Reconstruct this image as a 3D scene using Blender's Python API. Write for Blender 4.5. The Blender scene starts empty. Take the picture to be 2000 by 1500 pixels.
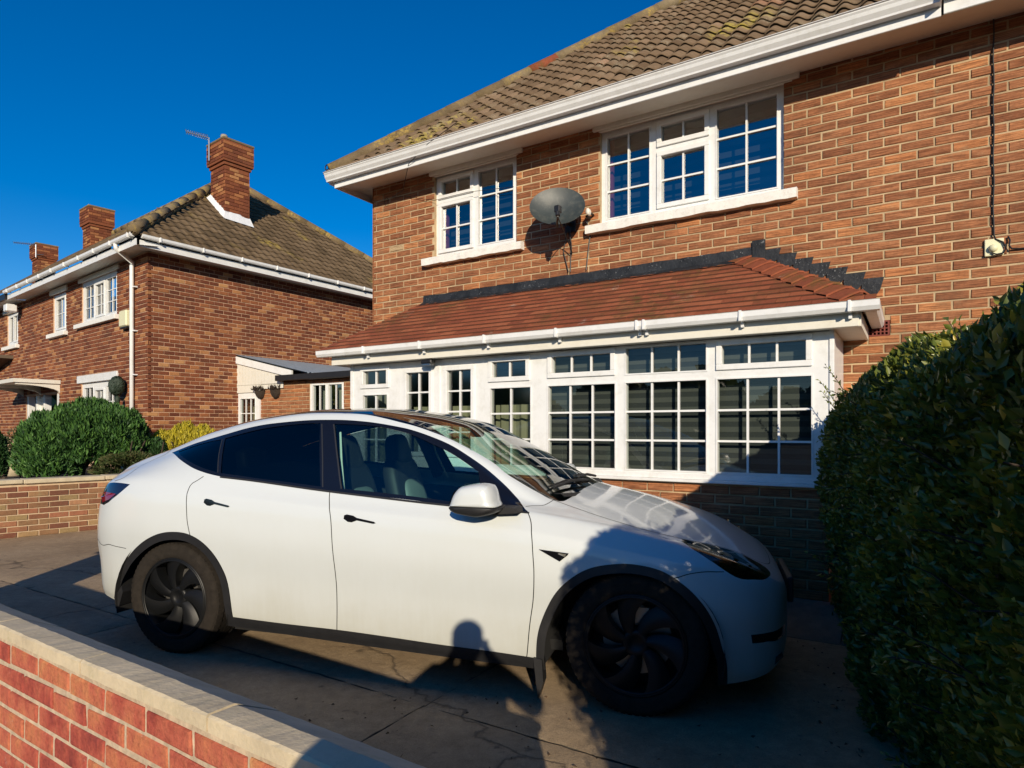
import bpy, math, random
import numpy as np
from mathutils import Vector, Matrix
from mathutils.geometry import delaunay_2d_cdt
R = random.Random(7)
sc = bpy.context.scene
COL = sc.collection
# ---------------------------------------------------------------- camera
EYE = 1.42
cam_d = bpy.data.cameras.new('camera'); cam = bpy.data.objects.new('camera', cam_d); COL.objects.link(cam)
cam.location = (0, 0, EYE); cam.rotation_euler = (math.pi / 2, 0, 0)
cam_d.sensor_width = 36; cam_d.lens = 22.5; cam_d.shift_y = 0.044; cam_d.clip_start = 0.02; cam_d.clip_end = 3000
sc.camera = cam
# ---------------------------------------------------------------- sky and sun
SUN_EL = math.radians(18.7)
sx, sy = 0.0704, -1.0                                  # horizontal direction towards the sun
world = bpy.data.worlds.new('World'); sc.world = world; world.use_nodes = True
nt = world.node_tree; nt.nodes.clear()
sky = nt.nodes.new('ShaderNodeTexSky'); sky.sky_type = 'NISHITA'; sky.sun_disc = False
sky.sun_elevation = SUN_EL; sky.sun_rotation = math.pi - math.atan2(sx, -sy)
sky.altitude = 300; sky.air_density = 1.0; sky.dust_density = 0.25; sky.ozone_density = 4.5
hs = nt.nodes.new('ShaderNodeHueSaturation'); hs.inputs['Hue'].default_value = 0.507; hs.inputs['Saturation'].default_value = 1.35
bg = nt.nodes.new('ShaderNodeBackground'); bg.inputs['Strength'].default_value = 0.11
wo = nt.nodes.new('ShaderNodeOutputWorld')
nt.links.new(sky.outputs[0], hs.inputs['Color']); nt.links.new(hs.outputs[0], bg.inputs['Color']); nt.links.new(bg.outputs[0], wo.inputs['Surface'])
sun_d = bpy.data.lights.new('sun', 'SUN'); sun_d.energy = 4.7; sun_d.angle = math.radians(0.5); sun_d.color = (1.0, 0.86, 0.66)
sun = bpy.data.objects.new('sun', sun_d); COL.objects.link(sun)
k = math.cos(SUN_EL) / math.hypot(sx, sy)
sun.rotation_euler = Vector((-sx * k, -sy * k, -math.sin(SUN_EL))).to_track_quat('-Z', 'Y').to_euler()
sun.location = (3, -20, 12)
vs = sc.view_settings; vs.view_transform = 'Standard'; vs.look = 'None'; vs.exposure = 0.13; vs.gamma = 1.0
sc.render.engine = 'CYCLES'; sc.cycles.use_denoising = True; sc.cycles.max_bounces = 8; sc.cycles.transparent_max_bounces = 16
sc.cycles.caustics_reflective = False; sc.cycles.caustics_refractive = False; sc.cycles.sample_clamp_indirect = 6.0
# ---------------------------------------------------------------- helpers
class MB:
    """collects geometry for one mesh object"""
    def __init__(s): s.v = []; s.f = []; s.t = []; s.m = []
    def add(s, verts, faces, tone=0.5, mi=0):
        o = len(s.v); s.v += [tuple(p) for p in verts]; s.t += [tone] * len(verts)
        s.f += [tuple(o + i for i in f) for f in faces]; s.m += [mi] * len(faces)
        return s
    def box(s, x0, x1, y0, y1, z0, z1, tone=0.5, mi=0, M=None):
        p = [(x0, y0, z0), (x1, y0, z0), (x1, y1, z0), (x0, y1, z0), (x0, y0, z1), (x1, y0, z1), (x1, y1, z1), (x0, y1, z1)]
        if M is not None: p = [tuple(M @ Vector(q)) for q in p]
        return s.add(p, [(0, 3, 2, 1), (4, 5, 6, 7), (0, 1, 5, 4), (1, 2, 6, 5), (2, 3, 7, 6), (3, 0, 4, 7)], tone, mi)
    def bbox(s, x0, x1, y0, y1, z0, z1, c=0.004, tone=0.5, mi=0, M=None):
        """box with chamfered edges along every side (cheap bevel)"""
        xs = [x0, x0 + c, x1 - c, x1]; ys = [y0, y0 + c, y1 - c, y1]; zs = [z0, z0 + c, z1 - c, z1]
        P = []; idx = {}
        def q(i, j, k):
            key = (i, j, k)
            if key not in idx:
                p = Vector((xs[i], ys[j], zs[k])); idx[key] = len(P); P.append(tuple(M @ p) if M is not None else tuple(p))
            return idx[key]
        F = []
        F.append((q(1, 1, 0), q(1, 2, 0), q(2, 2, 0), q(2, 1, 0))); F.append((q(1, 1, 3), q(2, 1, 3), q(2, 2, 3), q(1, 2, 3)))
        F.append((q(1, 0, 1), q(2, 0, 1), q(2, 0, 2), q(1, 0, 2))); F.append((q(1, 3, 1), q(1, 3, 2), q(2, 3, 2), q(2, 3, 1)))
        F.append((q(0, 1, 1), q(0, 1, 2), q(0, 2, 2), q(0, 2, 1))); F.append((q(3, 1, 1), q(3, 2, 1), q(3, 2, 2), q(3, 1, 2)))
        for (a, ia) in ((0, 1), (3, 2)):
            for (b, ib) in ((0, 1), (3, 2)):
                F.append((q(ia, b, 1), q(ia, b, 2), q(a, ib, 2), q(a, ib, 1)))
                F.append((q(1, a, ib), q(2, a, ib), q(2, ia, b), q(1, ia, b)))
                F.append((q(a, 1, ib), q(a, 2, ib), q(ia, 2, b), q(ia, 1, b)))
                for (c2, ic) in ((0, 1), (3, 2)):
                    F.append((q(a, ib, ic), q(ia, b, ic), q(ia, ib, c2)))
        return s.add(P, F, tone, mi)
    def poly(s, pts, tone=0.5, mi=0): return s.add(pts, [tuple(range(len(pts)))], tone, mi)
    def prism(s, pts2, fn, a0, a1, tone=0.5, mi=0):
        """extrude closed 2-D outline pts2; fn(p, a) -> 3-D"""
        n = len(pts2); v = [fn(p, a0) for p in pts2] + [fn(p, a1) for p in pts2]
        f = [(i, (i + 1) % n, n + (i + 1) % n, n + i) for i in range(n)] + [tuple(range(n - 1, -1, -1)), tuple(range(n, 2 * n))]
        return s.add(v, f, tone, mi)
    def tube(s, path, r, seg=8, tone=0.5, mi=0, cap=True):
        path = [Vector(p) for p in path]; n = len(path); V = []; F = []
        rr = r if isinstance(r, (list, tuple)) else [r] * n
        up = None
        for i, p in enumerate(path):
            d = (path[min(i + 1, n - 1)] - path[max(i - 1, 0)]).normalized()
            if up is None or abs(up.dot(d)) > 0.95: up = Vector((0, 0, 1)) if abs(d.z) < 0.9 else Vector((1, 0, 0))
            a = d.cross(up).normalized(); b = a.cross(d).normalized(); up = b
            for k in range(seg):
                an = 2 * math.pi * k / seg; V.append(p + (a * math.cos(an) + b * math.sin(an)) * rr[i])
        for i in range(n - 1):
            for k in range(seg):
                F.append((i * seg + k, i * seg + (k + 1) % seg, (i + 1) * seg + (k + 1) % seg, (i + 1) * seg + k))
        if cap: F.append(tuple(range(seg - 1, -1, -1))); F.append(tuple((n - 1) * seg + k for k in range(seg)))
        return s.add([tuple(v) for v in V], F, tone, mi)
    def lathe(s, prof, axis_fn, seg=32, tone=0.5, mi=0, close=False):
        """prof: [(r, h)], axis_fn(r, ang, h) -> 3-D"""
        n = len(prof); V = []; F = []
        for k in range(seg):
            a = 2 * math.pi * k / seg
            for (r, h) in prof: V.append(axis_fn(r, a, h))
        for k in range(seg):
            k2 = (k + 1) % seg
            for i in range(n - 1): F.append((k * n + i, k * n + i + 1, k2 * n + i + 1, k2 * n + i))
        return s.add(V, F, tone, mi)
    def sphere(s, c, r, seg=12, rings=8, tone=0.5, mi=0):
        r = r if isinstance(r, (tuple, list)) else (r, r, r); V = []; F = []
        for i in range(rings + 1):
            th = math.pi * i / rings
            for k in range(seg):
                a = 2 * math.pi * k / seg; V.append((c[0] + r[0] * math.sin(th) * math.cos(a), c[1] + r[1] * math.sin(th) * math.sin(a), c[2] + r[2] * math.cos(th)))
        for i in range(rings):
            for k in range(seg): F.append((i * seg + k, (i + 1) * seg + k, (i + 1) * seg + (k + 1) % seg, i * seg + (k + 1) % seg))
        return s.add(V, F, tone, mi)
    def mesh(s, name, mats, smooth=False):
        me = bpy.data.meshes.new(name); me.from_pydata(s.v, [], s.f); me.update()
        for m in (mats if isinstance(mats, (list, tuple)) else [mats]): me.materials.append(MAT[m])
        if any(s.m): me.polygons.foreach_set('material_index', s.m)
        a = me.attributes.new('tone', 'FLOAT', 'POINT'); a.data.foreach_set('value', s.t)
        if smooth: me.polygons.foreach_set('use_smooth', [True] * len(me.polygons))
        return me
    def build(s, name, mats, parent=None, smooth=False, kind=None, loc=None, angle=None):
        o = link(name, s.mesh(name, mats, smooth), parent, kind)
        if loc is not None: o.location = loc
        if angle is not None:                             # auto-smooth by angle
            o.data.polygons.foreach_set('use_smooth', [True] * len(o.data.polygons)); sharp(o.data, angle)
        return o
def sharp(me, angle):
    import bmesh
    bm = bmesh.new(); bm.from_mesh(me)
    bmesh.ops.recalc_face_normals(bm, faces=bm.faces)
    for e in bm.edges:
        if len(e.link_faces) == 2 and e.calc_face_angle(0) > math.radians(angle): e.smooth = False
    bm.to_mesh(me); bm.free()
def link(name, me, parent=None, kind=None):
    o = bpy.data.objects.new(name, me); COL.objects.link(o)
    if parent is not None: o.parent = parent
    if kind: o['kind'] = kind
    return o
def tag(o, label, cat, group=None):
    o['label'] = label; o['category'] = cat
    if group: o['group'] = group
    return o
WM = {}
def thing(name, loc, rz, label, cat, group=None):
    o = bpy.data.objects.new(name, None); COL.objects.link(o); o.empty_display_size = 0.2
    o.location = loc; o.rotation_euler = (0, 0, rz); WM[o.name] = Matrix.Translation(loc) @ Matrix.Rotation(rz, 4, 'Z')
    return tag(o, label, cat, group)
def wmat(parent): return WM[parent.name] if parent is not None and parent.name in WM else Matrix.Identity(4)
def in_view(p, pad=0.03):
    if p.y < 0.2: return False
    x = 1250 * p.x / p.y; y = 1250 * (p.z - EYE) / p.y
    return -1000 * (1 + pad) < x < 1000 * (1 + pad) and -662 * (1 + pad) < y < 838 * (1 + pad)
def scatter(pieces, name, stuff_name, mats, parent, frame=None, limit=300, root=None, smooth=False, vis=None, hold=None):
    """pieces: [(mesh-key, maker, location, rotation_euler)], local to `frame` (a Matrix in the root thing's space);
    the `limit` that show largest become objects that share meshes, the rest one 'stuff' part"""
    root = root or parent; W = wmat(root)
    if frame is None: frame = Matrix.Identity(4)
    rank = []
    for i, (key, mk, M) in enumerate(pieces):
        p = W @ (frame @ M).translation
        ok = in_view(p) and (vis is None or vis(p))
        rank.append((0 if ok else 1, p.length, i))
    rank.sort(); solo = set(r[2] for r in rank[:limit] if r[0] == 0)
    pool = {}; rest = MB()
    for i, (key, mk, M) in enumerate(pieces):
        T = frame @ M
        if i in solo:
            if key not in pool: m = MB(); mk(m); pool[key] = m.mesh(name, mats, smooth)
            o = link(name, pool[key], parent); o.matrix_local = T
        else:
            m = MB(); mk(m); n = len(rest.v)
            rest.v += [tuple(T @ Vector(p)) for p in m.v]; rest.t += m.t; rest.m += m.m; rest.f += [tuple(n + a for a in f) for f in m.f]
    if rest.v: rest.build(stuff_name, mats, parent, smooth=smooth, kind='stuff')
# ---------------------------------------------------------------- materials
MAT = {}
def new_mat(name):
    m = bpy.data.materials.new(name); m.use_nodes = True; MAT[name] = m
    n = m.node_tree.nodes; n.clear(); out = n.new('ShaderNodeOutputMaterial'); p = n.new('ShaderNodeBsdfPrincipled')
    m.node_tree.links.new(p.outputs[0], out.inputs['Surface'])
    return m, m.node_tree, p
def nd(t, typ, **kw):
    n = t.nodes.new(typ)
    for k, v in kw.items():
        if k in n.inputs: n.inputs[k].default_value = v
        else: setattr(n, k, v)
    return n
def pos(t): return t.nodes.new('ShaderNodeNewGeometry').outputs['Position']
def noise(t, scale, detail=4, rough=0.6, vec=None):
    n = nd(t, 'ShaderNodeTexNoise'); n.inputs['Scale'].default_value = scale; n.inputs['Detail'].default_value = detail; n.inputs['Roughness'].default_value = rough
    t.links.new(vec if vec is not None else pos(t), n.inputs['Vector']); return n.outputs['Fac']
def ramp(t, fac, stops, interp='LINEAR'):
    r = nd(t, 'ShaderNodeValToRGB'); cr = r.color_ramp; cr.interpolation = interp
    while len(cr.elements) < len(stops): cr.elements.new(0.5)
    for e, (p, c) in zip(cr.elements, stops): e.position = p; e.color = (*c, 1) if len(c) == 3 else c
    t.links.new(fac, r.inputs['Fac']); return r.outputs['Color']
def mixc(t, fac, a, b, mode='MIX'):
    m = nd(t, 'ShaderNodeMix', data_type='RGBA', blend_type=mode)
    for sock, val in ((m.inputs[0], fac), (m.inputs[6], a), (m.inputs[7], b)):
        if isinstance(val, (int, float)): sock.default_value = val
        elif isinstance(val, (tuple, list)): sock.default_value = (*val, 1)
        else: t.links.new(val, sock)
    return m.outputs[2]
def mth(t, op, a, b=0.0, clamp=False):
    m = nd(t, 'ShaderNodeMath', operation=op, use_clamp=clamp)
    for i, v in enumerate((a, b)):
        if isinstance(v, (int, float)): m.inputs[i].default_value = v
        else: t.links.new(v, m.inputs[i])
    return m.outputs[0]
def bump(t, p, h, dist, strength=1.0):
    b = nd(t, 'ShaderNodeBump'); b.inputs['Distance'].default_value = dist; b.inputs['Strength'].default_value = strength
    t.links.new(h, b.inputs['Height']); t.links.new(b.outputs[0], p.inputs['Normal'])
def tone(t): return nd(t, 'ShaderNodeAttribute', attribute_name='tone').outputs['Fac']
def scalev(t, v, s):
    m = nd(t, 'ShaderNodeVectorMath', operation='MULTIPLY'); t.links.new(v, m.inputs[0]); m.inputs[1].default_value = s; return m.outputs[0]
def plain(name, col, rough=0.6, var=0.0, scale=6.0, spec=0.5, metal=0.0, coat=0.0, bmp=0.0, bscale=60.0, dirt=None):
    m, t, p = new_mat(name)
    p.inputs['Roughness'].default_value = rough; p.inputs['Metallic'].default_value = metal; p.inputs['Specular IOR Level'].default_value = spec; p.inputs['Coat Weight'].default_value = coat
    c = None
    if var:
        f = noise(t, scale, 6, 0.65)
        c = ramp(t, f, [(0.25, tuple(x * (1 - var) for x in col)), (0.75, tuple(min(1, x * (1 + var)) for x in col))])
    if dirt:                                       # (colour, amount, scale)
        f2 = ramp(t, noise(t, dirt[2], 8, 0.7), [(0.5, (0, 0, 0)), (0.78, (dirt[1],) * 3)])
        c = mixc(t, f2, c if c is not None else tuple(col), dirt[0])
    if c is not None: t.links.new(c, p.inputs['Base Color'])
    else: p.inputs['Base Color'].default_value = (*col, 1)
    if bmp: bump(t, p, noise(t, bscale, 4, 0.6), bmp)
    return m
def brick_mat(name, stops, spots=None, drag=0.0, bmp=0.002, stain=((0.07, 0.045, 0.03), 0.35)):
    m, t, p = new_mat(name); p.inputs['Roughness'].default_value = 0.88; p.inputs['Specular IOR Level'].default_value = 0.25
    P = pos(t); c = ramp(t, tone(t), stops)
    f = noise(t, 38, 6, 0.7); c = mixc(t, 0.55, c, ramp(t, f, [(0.25, (0.42, 0.42, 0.42)), (0.5, (0.95, 0.95, 0.95)), (0.8, (1.3, 1.22, 1.15))]), 'MULTIPLY')
    if spots: c = mixc(t, ramp(t, noise(t, 9, 7, 0.72), [(0.56, (0, 0, 0)), (0.7, (spots[1],) * 3)]), c, spots[0])
    h = noise(t, 120, 5, 0.7)
    if drag:
        w = noise(t, 1.0, 3, 0.5, scalev(t, P, (6, 6, 190))); c = mixc(t, ramp(t, w, [(0.42, (drag,) * 3), (0.6, (0, 0, 0))]), c, mixc(t, 1.0, c, (0.45, 0.40, 0.38), 'MULTIPLY'))
        h = mth(t, 'ADD', mth(t, 'MULTIPLY', h, 0.5), w)
    if stain: c = mixc(t, ramp(t, noise(t, 1.7, 6, 0.65), [(0.5, (0, 0, 0)), (0.72, (stain[1],) * 3)]), c, stain[0])
    t.links.new(c, p.inputs['Base Color']); bump(t, p, h, bmp)
    return m
def glass_mat(name, tint=(0.75, 0.85, 0.85), refl=0.12, ior=1.5, rough=0.0):
    m = bpy.data.materials.new(name); m.use_nodes = True; MAT[name] = m; t = m.node_tree; t.nodes.clear()
    out = t.nodes.new('ShaderNodeOutputMaterial'); tr = nd(t, 'ShaderNodeBsdfTransparent'); tr.inputs['Color'].default_value = (*tint, 1)
    gl = nd(t, 'ShaderNodeBsdfGlossy'); gl.inputs['Roughness'].default_value = rough; gl.inputs['Color'].default_value = (1, 1, 1, 1)
    fr = nd(t, 'ShaderNodeFresnel'); fr.inputs['IOR'].default_value = ior
    f = mth(t, 'ADD', mth(t, 'MULTIPLY', fr.outputs[0], 1 - refl), refl, True)
    mx = nd(t, 'ShaderNodeMixShader'); t.links.new(f, mx.inputs[0]); t.links.new(tr.outputs[0], mx.inputs[1]); t.links.new(gl.outputs[0], mx.inputs[2]); t.links.new(mx.outputs[0], out.inputs['Surface'])
    return m
def leaf_mat(name, stops, trans=0.25, rough=0.45, spec=0.4):
    m, t, p = new_mat(name); c = ramp(t, tone(t), stops); t.links.new(c, p.inputs['Base Color'])
    p.inputs['Roughness'].default_value = rough; p.inputs['Specular IOR Level'].default_value = spec
    tr = nd(t, 'ShaderNodeBsdfTranslucent'); t.links.new(mixc(t, 1.0, c, (1.1, 1.3, 0.5), 'MULTIPLY'), tr.inputs['Color'])
    mx = nd(t, 'ShaderNodeMixShader'); mx.inputs[0].default_value = trans; out = [n for n in t.nodes if n.type == 'OUTPUT_MATERIAL'][0]
    t.links.new(p.outputs[0], mx.inputs[1]); t.links.new(tr.outputs[0], mx.inputs[2]); t.links.new(mx.outputs[0], out.inputs['Surface'])
    return m
brick_mat('house_brick', [(0.0, (0.27, 0.105, 0.05)), (0.25, (0.34, 0.138, 0.064)), (0.5, (0.40, 0.168, 0.078)), (0.78, (0.45, 0.195, 0.09)), (0.93, (0.58, 0.235, 0.09)), (1.0, (0.58, 0.43, 0.25))], spots=((0.40, 0.27, 0.15), 0.45), drag=0.9)
brick_mat('neighbour_brick', [(0.0, (0.14, 0.042, 0.022)), (0.3, (0.20, 0.062, 0.03)), (0.65, (0.27, 0.09, 0.038)), (0.9, (0.40, 0.165, 0.065)), (1.0, (0.50, 0.26, 0.11))], spots=((0.28, 0.15, 0.08), 0.3), drag=0.3)
brick_mat('boundary_brick', [(0.0, (0.19, 0.075, 0.045)), (0.25, (0.26, 0.115, 0.06)), (0.5, (0.27, 0.16, 0.08)), (0.72, (0.35, 0.135, 0.075)), (0.9, (0.32, 0.24, 0.11)), (1.0, (0.45, 0.23, 0.12))], spots=((0.27, 0.23, 0.12), 0.5), drag=0.2)
brick_mat('garden_brick_plain', [(0.0, (0.20, 0.035, 0.028)), (0.3, (0.29, 0.055, 0.038)), (0.6, (0.33, 0.08, 0.05)), (0.85, (0.37, 0.12, 0.06)), (1.0, (0.40, 0.19, 0.09))], spots=((0.55, 0.42, 0.35), 0.45), bmp=0.004)
def garden_brick():
    m, t, p = new_mat('garden_brick'); p.inputs['Roughness'].default_value = 0.85; p.inputs['Specular IOR Level'].default_value = 0.25
    P = pos(t); tn = tone(t); v = scalev(t, P, (9, 9, 5)); off = nd(t, 'ShaderNodeVectorMath', operation='ADD'); cmb = nd(t, 'ShaderNodeCombineXYZ'); t.links.new(mth(t, 'MULTIPLY', tn, 37.0), cmb.inputs[0]); t.links.new(v, off.inputs[0]); t.links.new(cmb.outputs[0], off.inputs[1])
    a = noise(t, 1.0, 5, 0.6, off.outputs[0]); c = ramp(t, mth(t, 'ADD', mth(t, 'MULTIPLY', a, 1.05), mth(t, 'MULTIPLY', tn, 0.32)), [(0.42, (0.22, 0.045, 0.038)), (0.56, (0.36, 0.075, 0.052)), (0.70, (0.45, 0.125, 0.075)), (0.85, (0.50, 0.18, 0.085)), (0.98, (0.52, 0.27, 0.12))])
    c = mixc(t, 0.7, c, ramp(t, noise(t, 60, 7, 0.75), [(0.3, (0.5, 0.45, 0.42)), (0.5, (1, 1, 1)), (0.75, (1.35, 1.3, 1.25))]), 'MULTIPLY')
    c = mixc(t, ramp(t, noise(t, 6.5, 8, 0.8), [(0.61, (0, 0, 0)), (0.74, (0.6, 0.6, 0.6))]), c, (0.60, 0.48, 0.42))
    t.links.new(c, p.inputs['Base Color']); bump(t, p, mth(t, 'ADD', noise(t, 70, 6, 0.7), mth(t, 'MULTIPLY', a, 1.5)), 0.006)
garden_brick()
plain('house_mortar', (0.44, 0.325, 0.19), 0.95, 0.42, 3.5, bmp=0.002)
plain('neighbour_mortar', (0.55, 0.36, 0.23), 0.95, 0.25, 14)
plain('boundary_mortar', (0.55, 0.41, 0.26), 0.95, 0.25, 14)
plain('garden_mortar', (0.46, 0.37, 0.26), 0.95, 0.35, 30, bmp=0.003)
plain('white_upvc', (0.76, 0.77, 0.76), 0.32, 0.05, 5, dirt=((0.46, 0.44, 0.36), 0.4, 9))
plain('cream_trim', (0.72, 0.70, 0.62), 0.45, 0.05, 5, dirt=((0.42, 0.38, 0.28), 0.45, 5))
plain('sill_paint', (0.80, 0.79, 0.74), 0.6, 0.05, 9, dirt=((0.40, 0.36, 0.29), 0.5, 22), bmp=0.002)
plain('roof_tile_base', (0.12, 0.09, 0.06), 0.9)
def lead_mat():
    m, t, p = new_mat('lead'); p.inputs['Roughness'].default_value = 0.6; p.inputs['Specular IOR Level'].default_value = 0.35
    c = ramp(t, noise(t, 9, 5, 0.6), [(0.3, (0.008, 0.010, 0.013)), (0.7, (0.026, 0.030, 0.036))])
    fl = mth(t, 'MULTIPLY', ramp(t, noise(t, 55, 6, 0.75), [(0.60, (0, 0, 0)), (0.66, (1, 1, 1))]), ramp(t, noise(t, 3.2, 4, 0.6), [(0.42, (0, 0, 0)), (0.62, (0.9, 0.9, 0.9))]))
    t.links.new(mixc(t, fl, c, (0.50, 0.53, 0.55)), p.inputs['Base Color']); bump(t, p, noise(t, 22, 4, 0.6), 0.006)
lead_mat()
plain('zinc', (0.22, 0.27, 0.32), 0.5, 0.2, 12)
plain('black_plastic', (0.012, 0.012, 0.013), 0.45)
plain('black_paint', (0.015, 0.016, 0.018), 0.5, 0.3, 9)
plain('cable_black', (0.01, 0.01, 0.01), 0.5)
plain('cream_plastic', (0.72, 0.70, 0.46), 0.5)
plain('dish_grey', (0.030, 0.040, 0.039), 0.5, 0.25, 7, spec=0.6, dirt=((0.16, 0.15, 0.12), 0.4, 14))
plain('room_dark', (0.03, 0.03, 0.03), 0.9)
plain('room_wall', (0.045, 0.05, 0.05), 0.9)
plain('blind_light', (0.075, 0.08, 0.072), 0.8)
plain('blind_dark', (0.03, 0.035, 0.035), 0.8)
plain('curtain', (0.50, 0.48, 0.36), 0.9, 0.1, 4)
plain('curtain_red', (0.30, 0.05, 0.07), 0.9)
plain('air_brick_red', (0.17, 0.04, 0.03), 0.85, 0.2, 30)
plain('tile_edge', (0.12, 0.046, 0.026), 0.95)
plain('steel', (0.5, 0.5, 0.5), 0.35, metal=1.0)
glass_mat('window_glass', (0.74, 0.84, 0.85), 0.20, 1.5)
glass_mat('porch_glass', (0.82, 0.88, 0.86), 0.03, 1.42)
glass_mat('frosted_glass', (0.62, 0.68, 0.62), 0.10, 1.5, 0.08)
def tile_mat(name, stops, lichen=None):
    m, t, p = new_mat(name); p.inputs['Roughness'].default_value = 0.9; p.inputs['Specular IOR Level'].default_value = 0.2
    c = ramp(t, tone(t), stops); c = mixc(t, 0.45, c, ramp(t, noise(t, 26, 6, 0.7), [(0.28, (0.45, 0.45, 0.45)), (0.7, (1.25, 1.25, 1.2))]), 'MULTIPLY')
    if lichen:
        for colr, lo, hi, s1, s2 in lichen:
            big = ramp(t, noise(t, s1, 3, 0.5), [(lo, (0, 0, 0)), (hi, (1, 1, 1))]); fine = ramp(t, noise(t, s2, 6, 0.7), [(0.44, (0, 0, 0)), (0.58, (1, 1, 1))])
            c = mixc(t, mth(t, 'MULTIPLY', big, fine), c, colr)
    t.links.new(c, p.inputs['Base Color']); bump(t, p, noise(t, 140, 4, 0.6), 0.002)
tile_mat('roof_tile', [(0, (0.125, 0.083, 0.05)), (0.5, (0.175, 0.12, 0.075)), (0.9, (0.225, 0.155, 0.10)), (1, (0.26, 0.145, 0.09))], [((0.38, 0.31, 0.07), 0.63, 0.72, 0.9, 24), ((0.32, 0.28, 0.20), 0.55, 0.75, 2.3, 60)])
tile_mat('neighbour_tile', [(0, (0.10, 0.07, 0.04)), (0.5, (0.145, 0.10, 0.058)), (1, (0.185, 0.13, 0.078))], [((0.36, 0.27, 0.06), 0.60, 0.74, 0.8, 12)])
tile_mat('porch_tile', [(0, (0.23, 0.066, 0.034)), (0.5, (0.31, 0.09, 0.043)), (1, (0.37, 0.125, 0.06))], [((0.13, 0.075, 0.025), 0.45, 0.65, 1.3, 9), ((0.50, 0.42, 0.33), 0.66, 0.72, 2.2, 60)])
tile_mat('hip_tile', [(0, (0.15, 0.11, 0.06)), (0.5, (0.19, 0.14, 0.08)), (1, (0.23, 0.18, 0.11))], [((0.34, 0.24, 0.07), 0.48, 0.62, 2.5, 20)])
# ================================================================= setting: ground
plain('tarmac', (0.055, 0.055, 0.056), 0.9, 0.25, 30, bmp=0.004, bscale=160)
plain('soil', (0.035, 0.024, 0.016), 0.95, 0.4, 10, bmp=0.02, bscale=25)
def concrete_mat():
    m, t, p = new_mat('concrete'); p.inputs['Roughness'].default_value = 0.88; p.inputs['Specular IOR Level'].default_value = 0.25
    a = noise(t, 1.1, 6, 0.65); b = noise(t, 14, 8, 0.75); c2 = noise(t, 90, 4, 0.7)
    c = ramp(t, a, [(0.3, (0.32, 0.228, 0.140)), (0.5, (0.43, 0.315, 0.195)), (0.7, (0.50, 0.375, 0.24))])
    c = mixc(t, 0.7, c, ramp(t, b, [(0.3, (0.6, 0.6, 0.6)), (0.7, (1.2, 1.2, 1.2))]), 'MULTIPLY')
    c = mixc(t, ramp(t, noise(t, 5.5, 5, 0.6), [(0.63, (0, 0, 0)), (0.72, (0.75, 0.75, 0.75))]), c, (0.09, 0.072, 0.055))
    c = mixc(t, ramp(t, noise(t, 0.7, 7, 0.75), [(0.55, (0, 0, 0)), (0.75, (0.55, 0.55, 0.55))]), c, (0.44, 0.38, 0.29))
    c = mixc(t, 0.5, c, ramp(t, c2, [(0.3, (0.7, 0.7, 0.7)), (0.7, (1.2, 1.2, 1.2))]), 'MULTIPLY')
    grit = noise(t, 420, 3, 0.7); c = mixc(t, 0.8, c, ramp(t, grit, [(0.32, (0.55, 0.55, 0.55)), (0.5, (1, 1, 1)), (0.68, (1.3, 1.28, 1.22))]), 'MULTIPLY')
    wv = nd(t, 'ShaderNodeVectorMath', operation='ADD'); nz = nd(t, 'ShaderNodeTexNoise'); nz.inputs['Scale'].default_value = 1.6; nz.inputs['Detail'].default_value = 8; t.links.new(pos(t), nz.inputs['Vector']); t.links.new(pos(t), wv.inputs[0]); t.links.new(scalev(t, nz.outputs['Color'], (0.9, 0.9, 0.0)), wv.inputs[1])
    vo = nd(t, 'ShaderNodeTexVoronoi', feature='DISTANCE_TO_EDGE'); vo.inputs['Scale'].default_value = 0.24; t.links.new(wv.outputs[0], vo.inputs['Vector'])
    crack = ramp(t, vo.outputs['Distance'], [(0.0, (0.65, 0.65, 0.65)), (0.002, (0.45, 0.45, 0.45)), (0.0045, (0, 0, 0))]); c = mixc(t, crack, c, (0.06, 0.05, 0.04))
    t.links.new(c, p.inputs['Base Color']); bump(t, p, mth(t, 'SUBTRACT', mth(t, 'ADD', mth(t, 'ADD', b, mth(t, 'MULTIPLY', grit, 0.5)), mth(t, 'MULTIPLY', c2, 0.6)), crack), 0.007)
concrete_mat()
g = MB(); g.poly([(-900, -900, -0.03), (900, -900, -0.03), (900, 900, -0.03), (-900, 900, -0.03)]); g.build('ground', 'tarmac', kind='structure')
HO = Vector((-1.747, 8.06, 0)); HD = Vector((0.848, -0.53, 0)); HN = Vector((-0.53, -0.848, 0))
HRZ = math.atan2(-0.53, 0.848)
def hw(u, v, z=0.0): return HO + HD * u + HN * v + Vector((0, 0, z))
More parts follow.
